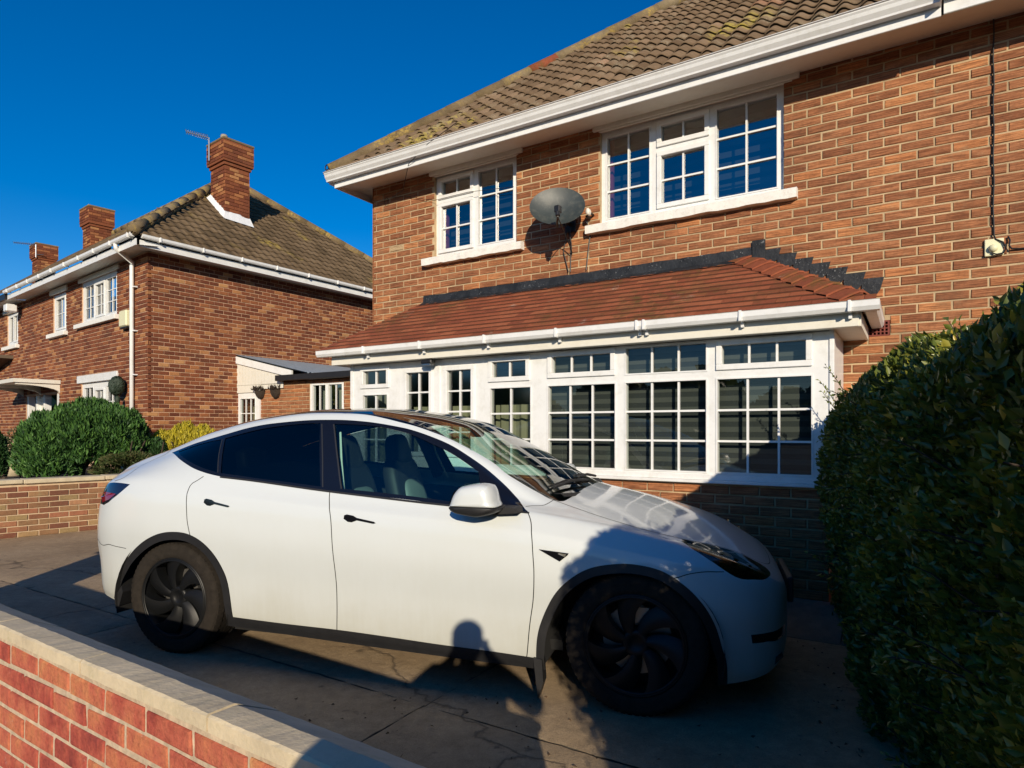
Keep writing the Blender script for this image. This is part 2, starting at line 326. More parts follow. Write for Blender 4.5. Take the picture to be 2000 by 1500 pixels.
# driveway: cast concrete bays with open joints between them
def drive_bays():
    us = [-9.0, -5.6, -2.35, 0.9, 3.62, 7.4]; vs_ = [0.9, 3.35, 5.05, 9.0]
    drive = bpy.data.objects.new('driveway', None); COL.objects.link(drive); drive['kind'] = 'structure'; drive.empty_display_size = 0.3
    drive.location = HO; drive.rotation_euler = (0, 0, HRZ); WM[drive.name] = Matrix.Translation(HO) @ Matrix.Rotation(HRZ, 4, 'Z')
    rr = random.Random(3)
    for i in range(len(us) - 1):
        for j in range(len(vs_) - 1):
            g = 0.004; m = MB(); x0, x1 = us[i] + g, us[i + 1] - g; y0, y1 = -vs_[j + 1] + g, -vs_[j] - g
            nx = max(2, int((x1 - x0) / 0.06)); ny = max(2, int((y1 - y0) / 0.06))
            V = []
            for b in range(ny + 1):
                for a in range(nx + 1):
                    x = x0 + (x1 - x0) * a / nx; y = y0 + (y1 - y0) * b / ny
                    e = 0.006 if a in (0, nx) or b in (0, ny) else 0.0
                    if a in (0, nx): x += rr.uniform(-0.006, 0.006)
                    if b in (0, ny): y += rr.uniform(-0.006, 0.006)
                    V.append((x, y, -e + 0.004 * math.sin(x * 2.1 + i) * math.cos(y * 1.7 + j)))
            F = [(b * (nx + 1) + a, b * (nx + 1) + a + 1, (b + 1) * (nx + 1) + a + 1, (b + 1) * (nx + 1) + a) for b in range(ny) for a in range(nx)]
            m.add(V, F); m.build('concrete_bay', 'concrete', drive, smooth=True)
    s = MB(); s.poly([(-9, -9, -0.018), (7.4, -9, -0.018), (7.4, -0.9, -0.018), (-9, -0.9, -0.018)]); s.build('joint_bed', 'paving_grey', drive)
plain('paving_grey', (0.17, 0.15, 0.12), 0.9, 0.3, 12, bmp=0.004)
drive_bays()
path = bpy.data.objects.new('path', None); COL.objects.link(path); path['kind'] = 'structure'; path.location = HO; path.rotation_euler = (0, 0, HRZ)
WM[path.name] = Matrix.Translation(HO) @ Matrix.Rotation(HRZ, 4, 'Z')
for i in range(12):
    m = MB(); m.prism([(-1.20, -.01), (0.0, -.01), (0.0, .155), (-.74, .155), (-1.20, .004)], lambda p, a: (a, p[0], p[1]), 0.3 + i * 0.46, 0.3 + i * 0.46 + 0.452); m.build('paving_slab', 'paving_grey', path)
# ================================================================= generic builders
def brick_shape(L, H=0.065, D=0.05, c=0.005, tn=0.5, wob=0.0):
    def mk(m):
        w = [R.uniform(-wob, wob) for _ in range(8)]
        P = [(0, 0, 0), (L, 0, 0), (L, 0, H), (0, 0, H), (0 + w[0], -D + c, w[1]), (L + w[2], -D + c, w[3]), (L + w[4], -D + c, H + w[5]), (w[6], -D + c, H + w[7]),
             (c, -D, c), (L - c, -D, c), (L - c, -D, H - c), (c, -D, H - c)]
        F = [(0, 1, 5, 4), (1, 2, 6, 5), (2, 3, 7, 6), (3, 0, 4, 7), (4, 5, 9, 8), (5, 6, 10, 9), (6, 7, 11, 10), (7, 4, 8, 11), (8, 9, 10, 11)]
        m.add(P, F, tn)
    return mk
def brickwork(parent, mat, x0, x1, z0, z1, openings=(), period=0.225, course=0.075, joint=0.0125, frame=None, limit=300, proud=0.007, root=None, phase=0.0, tones=None, vis=None, wob=0.0015, name='brick', inside=None):
    """stretcher bond on the plane y = 0 of `frame` (outward is -y); front faces stand at y = 0"""
    rr = random.Random(hash((round(x0, 3), round(z0, 3), mat)) & 0xffff); pcs = []
    n0 = int(math.floor(z0 / course + 1e-6)); n1 = int(math.ceil(z1 / course - 1e-6))
    for n in range(n0, n1):
        za, zb = n * course + joint / 2, (n + 1) * course - joint / 2
        if za < z0 - 0.02 or zb > z1 + 0.02: continue
        zm = (za + zb) / 2; cuts = sorted((o[0], o[1]) for o in openings if o[2] < zm < o[3])
        segs = []; a = x0
        for (c0, c1) in cuts:
            if c0 > a: segs.append((a, min(c0, x1)))
            a = max(a, c1)
        if a < x1: segs.append((a, x1))
        for (s0, s1) in segs:
            k = math.floor((s0 - phase) / period) - 1; off = (n % 2) * period / 2 + phase
            while True:
                b0 = k * period + off + joint / 2; b1 = b0 + period - joint; k += 1
                if b0 > s1: break
                c0, c1 = max(b0, s0 + 0.002), min(b1, s1 - 0.002)
                if c1 - c0 < 0.03: continue
                if inside is not None and not inside((c0 + c1) / 2, zm): continue
                tn = tones(rr) if tones else min(1, max(0, rr.gauss(0.5, 0.2))); tn = round(tn * 16) / 16
                L = round(c1 - c0, 3); dp = rr.choice((0, 0.0015, 0.003)); dz = rr.uniform(-0.0015, 0.0015); var = rr.randint(0, 3)
                pcs.append(((L, tn, dp, var), brick_shape(L, zb - za, 0.045 + dp - 0.0015, 0.004, tn, wob), Matrix.Translation((c0, 0.045, za + dz))))
    scatter(pcs, name, 'brickwork', mat, parent, frame, limit, root, vis=vis)
def fill_cells(m, x0, x1, z0, z1, holes, y0, y1, tn=0.5):
    xs = sorted(set([x0, x1] + [min(max(h[i], x0), x1) for h in holes for i in (0, 1)])); zs = sorted(set([z0, z1] + [min(max(h[i], z0), z1) for h in holes for i in (2, 3)]))
    for j in range(len(zs) - 1):
        run = None
        for i in range(len(xs)):
            ok = i < len(xs) - 1 and not any(h[0] < (xs[i] + xs[i + 1]) / 2 < h[1] and h[2] < (zs[j] + zs[j + 1]) / 2 < h[3] for h in holes)
            if ok and run is None: run = xs[i]
            if not ok and run is not None: m.box(run, xs[i], y0, y1, zs[j], zs[j + 1], tn); run = None
def window(parent, x0, x1, z0, z1, lights, v=0.0, depth=0.07, frame=None, glass='window_glass', bar=0.0165, name='window', upvc='white_upvc', pane_objs=True):
    """lights: (x0, x1, z0, z1, cols, rows, opening sash?) = visible glass rectangles"""
    T = frame
    m = MB(); y = -v
    fill_cells(m, x0, x1, z0, z1, [l[:4] for l in lights], y, y + depth)
    w = m.build(name, upvc, parent)
    if T is not None: w.matrix_local = T
    gb = MB(); cs = MB()
    for (a, b, c, d, cols, rows, sash) in lights:
        if sash:
            q = 0.045; e = 0.018
            for (xa, xb, za, zb) in ((a - q, b + q, d, d + q), (a - q, b + q, c - q, c), (a - q, a, c, d), (b, b + q, c, d)):
                cs.bbox(xa, xb, y - e, y - 0.001, za, zb, 0.004)
        else:
            q = 0.012; e = 0.006
            for (xa, xb, za, zb) in ((a - q, b + q, d, d + q), (a - q, b + q, c - q, c), (a - q, a, c, d), (b, b + q, c, d)): cs.box(xa, xb, y - e, y - 0.0005, za, zb)
        for k in range(1, cols): xx = a + (b - a) * k / cols; gb.box(xx - bar / 2, xx + bar / 2, y + 0.012, y + 0.03, c, d)
        for k in range(1, rows):
            zz = c + (d - c) * k / rows
            for i in range(cols):
                xa = a + (b - a) * i / cols + (bar / 2 if i else 0); xb = a + (b - a) * (i + 1) / cols - (bar / 2 if i < cols - 1 else 0)
                gb.box(xa, xb, y + 0.0125, y + 0.0295, zz - bar / 2, zz + bar / 2)
        for i in range(cols):
            for k in range(rows):
                p = MB(); t0 = R.uniform(-.0012, .0012); t1 = R.uniform(-.0012, .0012)
                xa, xb, za, zb = a + (b - a) * i / cols, a + (b - a) * (i + 1) / cols, c + (d - c) * k / rows, c + (d - c) * (k + 1) / rows
                p.add([(xa, y + .031 + t0, za), (xb, y + .031 + t1, za), (xb, y + .031 - t0, zb), (xa, y + .031 - t1, zb)], [(0, 1, 2, 3)])
                p.build('pane', glass, w)
    if gb.v: gb.build('glazing_bars', upvc, w)
    if cs.v: cs.build('casement', upvc, w)
    return w
def tile_shape(w, L, amp, tn, th=0.012, seg=8, lift=0.02, ph=0.0):
    def mk(m):
        V = []; F = []
        for k in range(seg + 1):
            s = k / seg; h = amp * math.sin(2 * math.pi * s + ph)
            V += [(w * s, 0, h + lift), (w * s, L, h + 0.0), (w * s, 0, h + lift - th)]
        for k in range(seg):
            a = k * 3; b = a + 3
            F += [(a, b, b + 1, a + 1), (a + 2, b + 2, b, a)]
        m.add(V, F, tn)
    return mk
def flat_tile_shape(w, L, tn, th=0.013, lift=0.016):
    def mk(m):
        m.add([(0, 0, lift), (w, 0, lift), (w, L, 0), (0, L, 0), (0, 0, lift - th), (w, 0, lift - th), (w, L, -th), (0, L, -th)], [(0, 1, 2, 3), (5, 6, 2, 1), (0, 3, 7, 4)], tn)
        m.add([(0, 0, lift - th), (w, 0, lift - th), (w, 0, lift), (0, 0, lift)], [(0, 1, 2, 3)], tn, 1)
    return mk
def slope_frame(o, xdir, up):
    """matrix with x along eaves, y up the slope, z normal"""
    x = Vector(xdir).normalized(); y = Vector(up).normalized(); z = x.cross(y).normalized(); y = z.cross(x)
    M = Matrix((x, y, z)).transposed().to_4x4(); M.translation = Vector(o); return M
def gutter(m, x0, x1, y, z, sc_=1.0, mi=0):
    """ogee gutter seen from outside: outer face towards -y"""
    P = [(0.0, 0.0), (0.012, 0.0), (0.012, -0.016), (0.022, -0.03), (0.030, -0.055), (0.052, -0.085), (0.055, -0.10), (0.115, -0.10), (0.115, 0.0), (0.108, 0.0), (0.108, -0.092), (0.06, -0.092), (0.02, -0.01), (0.0, -0.004)]
    P = [(a * sc_, b * sc_) for a, b in P]; n = len(P)
    V = [(x0, y + a, z + b) for a, b in P] + [(x1, y + a, z + b) for a, b in P]
    m.add(V, [(i, (i + 1) % n, n + (i + 1) % n, n + i) for i in range(n)], 0.5, mi)
    O = [0, 1, 2, 3, 4, 5, 6, 7, 8]
    m.add([V[i] for i in O], [tuple(range(9))], 0.5, mi); m.add([V[n + i] for i in O], [tuple(range(8, -1, -1))], 0.5, mi)
def round_gutter(m, x0, x1, y, z, r=0.055, seg=8):
    """half-round/square-ish white gutter, outer face to -y, top at z"""
    P = [(0, 0), (0.004, -0.004), (0.006, -0.042), (0.022, -0.068), (0.09, -0.068), (0.105, -0.04), (0.108, 0), (0.10, 0), (0.096, -0.04), (0.085, -0.06), (0.028, -0.06), (0.014, -0.04), (0.010, 0.0)]
    k = r / 0.055; P = [(a * k, b * k) for a, b in P]; n = len(P)
    V = [(x0, y + a, z + b) for a, b in P] + [(x1, y + a, z + b) for a, b in P]
    m.add(V, [(i, (i + 1) % n, n + (i + 1) % n, n + i) for i in range(n)])
    m.add([V[i] for i in range(7)], [tuple(range(7))]); m.add([V[n + i] for i in range(7)], [tuple(range(6, -1, -1))])
# ================================================================= the house
house = thing('brick_house', HO, HRZ, 'large brick house with red-roofed glazed porch behind the white car', 'house')
UW = 7.4; WT = 4.62
WIN1 = (0.979, 2.113, 3.435, 4.395); WIN2 = (3.10, 4.816, 3.47, 4.40); AIR = (5.392, 5.607, 2.162, 2.29)
mc = MB()
fill_cells(mc, 0.006, UW, 0.0, WT, [WIN1, WIN2, AIR, (0.55, 5.08, 0.15, 2.1)], 0.0065, 0.24)
mc.box(0.0, 0.24, 0.2402, 7.0, 0, WT); mc.box(0, UW, 7.0002, 7.2, 0, WT); mc.box(UW - .2, UW, 0.2402, 6.9998, 0, WT)
mc.build('wall', 'house_mortar', house)
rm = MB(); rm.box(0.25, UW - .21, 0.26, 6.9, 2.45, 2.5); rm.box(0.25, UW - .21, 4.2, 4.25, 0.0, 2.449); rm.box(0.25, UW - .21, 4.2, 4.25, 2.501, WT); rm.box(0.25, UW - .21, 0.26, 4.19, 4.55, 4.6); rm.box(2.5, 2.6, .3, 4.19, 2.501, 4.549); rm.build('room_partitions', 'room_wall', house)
def house_tones(rr): return rr.choices((rr.uniform(0.05, 0.35), rr.uniform(0.35, 0.7), rr.uniform(0.7, 0.88), rr.uniform(0.9, 0.95), 1.0), (30, 42, 22, 5, 0.9))[0]
brickwork(house, 'house_brick', 0.0, UW, 2.25, 4.5, [WIN1, WIN2, AIR], tones=house_tones, vis=lambda p: True, phase=0.05)
brickwork(house, 'house_brick', 5.0, UW, 0.15, 2.25, [AIR], tones=house_tones, limit=0, phase=0.05)
sb = MB(); sb.box(-0.012, -0.0, 0.0, 7.19, 0.0, 4.5, 0.5); sb.build('side_wall', 'house_brick', house)
# first-floor windows
w1 = window(house, *WIN1, [(1.06, 1.475, 4.165, 4.325, 2, 1, True), (1.06, 1.475, 3.53, 4.03, 2, 2, True), (1.585, 2.05, 3.51, 4.335, 2, 3, False)], v=-0.045)
w2 = window(house, *WIN2, [(3.16, 3.60, 3.53, 4.34, 2, 3, False), (3.72, 4.13, 4.165, 4.32, 2, 1, True), (3.72, 4.13, 3.575, 4.03, 2, 2, True), (4.24, 4.755, 3.53, 4.34, 2, 3, False)], v=-0.045)
for (a, b, c, d, base) in ((0.845, 2.216, 3.345, 3.428, 0), (2.97, 4.93, 3.378, 3.462, 1)):
    s = MB(); n = 24
    V = []; F = []
    for i in range(n + 1):
        x = a + (b - a) * i / n; jt = R.uniform(-.004, .004) if 0 < i < n else 0; jb = R.uniform(-.005, .005) if 0 < i < n else 0
        V += [(x, -0.075 + jt * .6, c + jb), (x, -0.08 + jt, d - 0.012), (x, -0.066, d + jt * .4), (x, 0.05, d + 0.012), (x, 0.05, c + jb)]
    for i in range(n):
        for k in range(5): F.append((i * 5 + k, (i + 1) * 5 + k, (i + 1) * 5 + (k + 1) % 5, i * 5 + (k + 1) % 5))
    F += [(4, 3, 2, 1, 0), tuple(n * 5 + k for k in range(5))]
    s.add(V, F); s.build('window_sill', 'sill_paint', house)
for (a, b, c) in ((0.92, 2.20, 4.399), (3.03, 4.945, 4.404)):
    s = MB(); s.bbox(a, b, -0.03, 0.02, c, 4.45, 0.004); s.box(a + .06, b - .06, -0.012, .02, c - .012, c - .001); s.build('window_head', 'cream_trim', house)
# blinds and curtains inside
for (a, b, c, d, rows) in ((1.0, 2.1, 3.45, 4.38, 9), (3.12, 4.8, 3.48, 4.39, 9)):
    s = MB()
    for k in range(rows):
        zz = c + (d - c) * k / rows; s.box(a, b, 0.30, 0.303, zz, zz + (d - c) / rows * 0.55, 0.5)
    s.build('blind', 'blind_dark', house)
s = MB(); s.box(1.0, 1.05, 0.16, 0.2, 3.45, 4.0); s.box(3.115, 3.17, 0.16, 0.2, 3.48, 4.38); s.build('curtain_edge', 'curtain_red', house)
# eaves: soffit, fascia, gutter
s = MB(); s.add([(-0.25, -0.38, 4.388), (UW, -0.38, 4.388), (UW, 0.0, 4.45), (-0.25, 0.0, 4.45)], [(3, 2, 1, 0)]); s.add([(-0.25, 0.0, 4.45), (0.02, 0.0, 4.45), (0.02, 7.2, 4.45), (-0.25, 7.2, 4.45)], [(3, 2, 1, 0)]); s.build('soffit', 'cream_trim', house)
s = MB(); s.bbox(-0.262, 5.93, -0.40, -0.382, 4.375, 4.535, 0.003); s.box(-0.262, -0.245, -0.3815, 7.2, 4.376, 4.534); s.build('fascia', 'white_upvc', house)
s = MB(); s.bbox(5.945, UW, -0.386, -0.368, 4.392, 4.56, 0.003); s.box(5.945, UW, -.3675, 0, 4.57, 4.58); s.build('adjoining_fascia', 'white_upvc', house)
s = MB(); gutter(s, -0.33, 5.92, -0.52, 4.545, 1.0); s.box(5.92, 5.932, -0.522, -0.40, 4.44, 4.55); s.build('gutter', 'white_upvc', house)
s = MB()
for x in (0.0,):
    s.box(-0.345, -0.24, -0.40, 7.2, 4.44, 4.45); s.box(-0.352, -0.345, -0.40, 7.2, 4.44, 4.535)
s.build('side_gutter', 'white_upvc', house)
s = MB(); s.tube([(-0.20, 0.25, 4.44), (-0.20, 0.25, 4.30), (-0.16, 0.25, 4.26)], 0.034, 8); s.build('downpipe_neck', 'black_plastic', house)
s = MB(); s.tube([(-0.17, 0.25, 4.255), (-0.02, 0.25, 4.215)], 0.036, 8); s.build('downpipe_elbow', 'white_upvc', house)
# main roof: pantiles on a hipped slope
TP = 0.85; cp = 1 / math.hypot(1, TP); sp = TP * cp; EV = 0.46; EZ = 4.535; EU = -0.30; RID = 3.7
roof = MB()
rz = EZ + (EV + RID) * TP - 0.035; e = EZ - 0.04
roof.add([(EU, -EV, e), (UW, -EV, e), (UW, RID, rz), (EU + EV + RID, RID, rz), (EU, 2 * RID + EV, e), (UW, 2 * RID + EV, e)], [(0, 1, 2, 3), (0, 3, 4), (4, 3, 2, 5)])
roof_o = roof.build('roof', 'roof_tile_base', house)
fr = slope_frame((0, -EV, EZ), (1, 0, 0), (0, cp, sp)); tw, tg = 0.175, 0.222; pcs = []
rr = random.Random(11)
for r_ in range(18):
    for c_ in range(-2, 44):
        x = c_ * tw; y = r_ * tg - 0.03
        hipx = EU + max(0, (y + 0.1)) * cp
        if x + tw * .6 < hipx or x > UW - tw: continue
        tn = round(min(1, max(0, rr.gauss(0.45, 0.22))) * 12) / 12
        pcs.append(((tn, rr.randint(0, 1)), tile_shape(tw + 0.004, tg + 0.04, 0.023, tn, lift=0.03), Matrix.Translation((x + rr.uniform(-.003, .003), y + rr.uniform(-.004, .004), rr.uniform(-.002, .003))) @ Matrix.Rotation(rr.uniform(-.008, .008), 4, 'Z')))
scatter(pcs, 'tile', 'tiles', 'roof_tile', roof_o, fr, 300, house, smooth=True)
hd = Vector((1, 1, TP)).normalized(); h0 = Vector((EU + 0.02, -EV + 0.02, EZ + 0.045))
for i in range(15):
    s = MB(); a = h0 + hd * (i * 0.42); b = h0 + hd * (i * 0.42 + 0.44); s.tube([a, b], [0.085, 0.08], 12, R.random()); s.build('hip_cap', 'hip_tile' if i != 7 else 'porch_tile', roof_o, smooth=True)
# telephone hook at the gutter end
s = MB(); s.tube([(-0.28, -0.42, 4.60), (-0.33, -0.42, 4.62)] + [(-0.37 + .032 * math.cos(a), -0.42, 4.65 + .032 * math.sin(a)) for a in [i * 2 * math.pi / 12 - .7 for i in range(12)]], 0.007, 6)
tag(s.build('wire_hook', 'black_plastic'), 'small black curled wire hook at the left end of the white roof gutter', 'hook')
bpy.data.objects['wire_hook'].location = HO; bpy.data.objects['wire_hook'].rotation_euler = (0, 0, HRZ)
# ---------------------------------------------------------------- glazed porch (part of the house)
PV = 0.72; PU0, PU1 = 0.392, 5.24
s = MB()
fill_cells(s, PU0 + .01, PU1, 0.15, 0.985, [(1.05, 2.16, 0.15, 0.99)], -PV + 0.012, -PV + 0.11); s.box(PU1 - 0.1, PU1 - 0.012, -PV + .112, -0.002, 0.15, 0.985); s.box(PU0 + .012, PU0 + .1, -PV + .112, -0.002, 0.15, 0.985)
pw = s.build('porch_wall', 'house_mortar', house)
brickwork(pw, 'house_brick', PU0, PU1, 0.15, 0.985, [(1.05, 2.16, 0.0, 0.99)], tones=lambda r_: r_.uniform(.3, .93), frame=Matrix.Translation((0, -PV, 0)), limit=110, root=house, phase=0.03)
brickwork(pw, 'house_brick', 0, PV, 0.15, 0.985, [], tones=lambda r_: r_.uniform(.3, .8), frame=Matrix.Translation((PU1, -PV, 0)) @ Matrix.Rotation(math.pi / 2, 4, 'Z'), limit=0, root=house)
GZ0, GZ1, TZ0, TZ1 = 1.078, 1.815, 1.932, 2.083
LIGHTS = [(2.905, 3.565, GZ0, GZ1, 3, 3, False), (2.945, 3.525, TZ0, TZ1, 3, 1, True), (3.665, 4.35, GZ0, GZ1, 3, 3, False), (3.665, 4.35, 1.895, 2.112, 3, 1, False), (4.44, 5.122, GZ0, GZ1, 3, 3, False), (4.475, 5.085, TZ0, TZ1, 3, 1, True)]
window(house, 2.80, PU1, 1.0, 2.135, LIGHTS, v=PV, depth=0.06, name='porch_window', glass='porch_glass')
window(house, 2.19, 2.799, 1.0, 2.135, [(2.262, 2.714, GZ0, GZ1, 2, 3, False), (2.285, 2.665, 1.922, 2.07, 2, 1, True)], v=PV - .002, depth=0.06, name='porch_window', glass='frosted_glass')
window(house, PU0, 1.05, 1.0, 2.135, [(0.545, 0.905, 1.06, 1.795, 2, 3, False), (0.555, 0.90, 1.915, 2.062, 2, 1, True)], v=PV - .002, depth=0.06, name='porch_window', glass='frosted_glass')
for (a, b, ga, gb_) in ((1.10, 1.615, 1.19, 1.495), (1.635, 2.15, 1.73, 2.03)):
    d = window(house, a, b, 0.16, 2.07, [(ga, gb_, 1.18, 2.015, 2, 4, True)], v=PV - 0.004, depth=0.055, name='door', glass='frosted_glass')
    s = MB(); s.bbox(ga - .03, gb_ + .03, -PV - .012, -PV - .0, 0.32, 0.92, 0.006); s.box(ga, gb_, -PV - .016, -PV - .0125, 0.36, 0.88); s.build('door_panel', 'white_upvc', d)
s = MB(); s.box(1.578, 1.60, -PV - .055, -PV + .0, 1.15, 1.17); s.bbox(1.50, 1.60, -PV - .06, -PV - .045, 1.148, 1.172, 0.004); s.box(1.572, 1.607, -PV - .012, -PV - .0005, 1.04, 1.28); s.build('door_handle', 'steel', house)
for bx_ in ((1.051, 1.099, -PV + .002, -PV + .06, .16, 2.135), (1.6155, 1.6345, -PV - .012, -PV + .06, .16, 2.071), (2.1505, 2.189, -PV + .002, -PV + .06, .16, 2.135), (1.0995, 2.15, -PV + .003, -PV + .06, 2.0715, 2.134)): s = MB(); s.box(*bx_); s.build('door_frame', 'white_upvc', house)
s = MB(); s.bbox(PU1 + .001, PU1 + .035, -PV - .012, -0.003, 0.99, 2.14, 0.004); s.build('corner_post', 'white_upvc', house)
s = MB(); s.box(PU0 - .035, PU0 - .001, -PV - .01, -0.003, 0.15, 2.14); s.build('corner_post', 'white_upvc', house)
s = MB(); s.bbox(2.16, PU1 + .05, -PV - .05, -PV + .005, 0.988, 1.012, .004); s.bbox(2.17, PU1 + .03, -PV - .022, -PV - .001, 1.0125, 1.055, .004); s.bbox(PU0 - .03, 1.05, -PV - .05, -PV + .005, 0.988, 1.012, .004); s.build('porch_sill', 'white_upvc', house)
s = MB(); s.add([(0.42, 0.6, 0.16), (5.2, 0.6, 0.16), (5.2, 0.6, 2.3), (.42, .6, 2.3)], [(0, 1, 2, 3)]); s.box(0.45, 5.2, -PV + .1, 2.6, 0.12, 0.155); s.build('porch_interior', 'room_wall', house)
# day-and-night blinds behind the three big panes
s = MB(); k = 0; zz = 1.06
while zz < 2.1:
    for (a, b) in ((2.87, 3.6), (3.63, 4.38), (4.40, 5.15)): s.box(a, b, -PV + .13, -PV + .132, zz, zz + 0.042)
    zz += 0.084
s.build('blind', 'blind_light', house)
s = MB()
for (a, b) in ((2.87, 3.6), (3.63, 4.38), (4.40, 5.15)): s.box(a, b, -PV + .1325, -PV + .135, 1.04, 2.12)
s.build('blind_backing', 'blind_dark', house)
s = MB()
for (a, b) in ((0.5, 0.95), (1.15, 1.55), (1.68, 2.08), (2.22, 2.76)):
    n = 14
    V = []; F = []
    for i in range(n + 1):
        x = a + (b - a) * i / n; y = -PV + .16 + .02 * math.sin(i * 2.2); V += [(x, y, 0.2), (x, y, 1.66)]
    F = [(2 * i, 2 * i + 2, 2 * i + 3, 2 * i + 1) for i in range(n)]; s.add(V, F)
s.build('net_curtain', 'curtain', house)
# porch eaves and roof
PE = 0.93; PEZ = 2.295; PTZ = 2.92; U0, U1, A0, A1 = 0.07, 5.55, 0.85, 4.57
s = MB(); s.add([(U0 + .1, -PE + .07, 2.142), (U1 - .1, -PE + .07, 2.142), (U1 - .1, 0, 2.142), (U0 + .1, 0, 2.142)], [(3, 2, 1, 0)]); s.build('porch_soffit', 'cream_trim', house)
s = MB(); s.bbox(U0 + .14, U1 - .11, -PE + .055, -PE + .072, 2.135, 2.235, .003); s.box(U1 - .111, U1 - .095, -PE + .073, 0, 2.136, 2.234); s.box(U0 + .125, U0 + .139, -PE + .073, 0, 2.136, 2.234); s.build('porch_fascia', 'cream_trim', house)
s = MB(); round_gutter(s, U0, U1 + .02, -PE - .055, PEZ)
for x in (.80, 1.575, 2.36, 3.12, 3.86, 3.92, 4.67, 5.39):
    s.bbox(x - .011, x + .011, -PE - .062, -PE + .05, PEZ - .074, PEZ + .006, .003); s.box(x - .01, x + .012, -PE + .02, -PE + .054, PEZ - .11, PEZ - .075)
G = Matrix.Rotation(math.pi / 2, 4, 'Z'); ret = MB(); round_gutter(ret, -PE + .05, -0.0, 0, 0)
s.add([(U1 + .02 - p[1], p[0], PEZ + p[2]) for p in ret.v], [f[::-1] for f in ret.f])
s.build('porch_gutter', 'white_upvc', house)
s = MB(); s.add([(U0, -PE, PEZ - .015), (U1, -PE, PEZ - .015), (A1, 0, PTZ - .012), (A0, 0, PTZ - .012), (U0, 0, PEZ - .015), (U1, 0, PEZ - .015)], [(0, 1, 2, 3), (0, 3, 4), (1, 5, 2)])
pr = s.build('porch_roof', 'porch_tile', house)
ps = math.hypot(PE, PTZ - PEZ); fr = slope_frame((0, -PE, PEZ), (1, 0, 0), (0, PE, PTZ - PEZ)); NR = 12; gg = ps / NR; tw = 0.166; pcs = []
for r_ in range(NR):
    f0 = r_ / NR; f1 = (r_ + 1) / NR; xa = U0 + (A0 - U0) * f0; xb = U1 + (A1 - U1) * f0
    c = math.floor(xa / tw) - 1; off = (r_ % 2) * tw / 2
    while c * tw + off < xb:
        a = max(c * tw + off, xa); b = min((c + 1) * tw + off, xb); c += 1
        if b - a < 0.03: continue
        tn = round(rr.random() * 10) / 10
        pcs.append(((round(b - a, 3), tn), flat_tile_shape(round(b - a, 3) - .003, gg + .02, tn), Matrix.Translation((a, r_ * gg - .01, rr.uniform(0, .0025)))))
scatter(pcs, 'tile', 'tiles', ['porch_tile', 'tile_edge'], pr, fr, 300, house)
# bonnet tiles down the right hip, their lower lips curling over
for i in range(11):
    f = (i + 0.0) / 11; p = Vector((U1 + (A1 - U1) * f, -PE * (1 - f), PEZ + (PTZ - PEZ) * f)); up = Vector((A1 - U1, PE, PTZ - PEZ)).normalized()
    side = Vector((1, 0.0, 0)); nrm = up.cross(Vector((.71, .71, 0))).normalized()
    V = []; F = []; n = 8
    a1 = Vector((-1, 0, 0.0)); a2 = Vector((0, 1, 0))
    for j in range(2):
        for k_ in range(n + 1):
            th = k_ / n
            q = p + up * (0.15 * j - 0.02) + (a1 * (0.24 * (1 - th)) if th < 1 else Vector((0, 0, 0))) * (1) + a2 * (0.16 * th) * 1.0
            dz = -(PTZ - PEZ) / PE * 0 + (0.0)
            hgt = 0.010 * math.sin(math.pi * min(1, th * 1.2)) + (0.02 if j == 0 else 0.0)
            # keep it on the two slopes
            yy = q.y; zf = PEZ + (yy + PE) * (PTZ - PEZ) / PE; zs = PEZ + (U1 - q.x) * (PTZ - PEZ) / (U1 - A1)
            V.append((q.x, q.y, min(zf, zs) + 0.012 + hgt))
    for k_ in range(n): F.append((k_, k_ + 1, n + 2 + k_, n + 1 + k_))
    low = [(v[0], v[1], v[2] - 0.014) for v in V[:n + 1]]; o = len(V); V += low
    for k_ in range(n): F.append((o + k_, o + k_ + 1, k_ + 1, k_))
    s = MB(); s.add(V, F, R.uniform(0, .4)); s.build('bonnet_tile', 'porch_tile', pr, smooth=False)
# lead flashing along the wall, stepped down the right-hand side
s = MB(); n = 60; V = []; F = []
for i in range(n + 1):
    x = A0 - .03 + (A1 + .05 - A0 + .03) * i / n; zt = PTZ + .078 + .02 * (i / n) + R.uniform(-.004, .005); V += [(x, -0.006, zt), (x, -0.016, PTZ + .005), (x, -0.10, PTZ - .045 + R.uniform(-.006, .006)), (x, -.003, zt + .002)]
for i in range(n):
    a = i * 4; b = a + 4; F += [(a, a + 1, b + 1, b), (a + 1, a + 2, b + 2, b + 1), (a + 3, a, b, b + 3)]
s.add(V, F)
s.bbox(A1 - .01, A1 + .10, -.022, -.002, PTZ - .03, PTZ + .155, .004)
for i in range(7):
    x = A1 + .10 + i * 0.128; z = PTZ + .062 - i * 0.058
    V = [(x - .02, -.004, z), (x + .125, -.004, z), (x + .125, -.014, z), (x - .02, -.014, z), (x + .10, -.012, z - .09), (x - .05, -.012, z - .09 + .03)]
    zs = PEZ + (U1 - x) * (PTZ - PEZ) / (U1 - A1)
    s.add([(x - .03, -.013 - .0015 * (i % 2), z), (x + .128, -.013 - .0015 * (i % 2), z), (x + .10, -.013 - .0015 * (i % 2), z - .10), (x - .03, -.013 - .0015 * (i % 2), zs - .02)], [(3, 2, 1, 0)])
    s.add([(x - .03, -.001, z), (x + .128, -.001, z), (x + .128, -.013, z), (x - .03, -.013, z)], [(3, 2, 1, 0)])
s.build('flashing', 'lead', house)
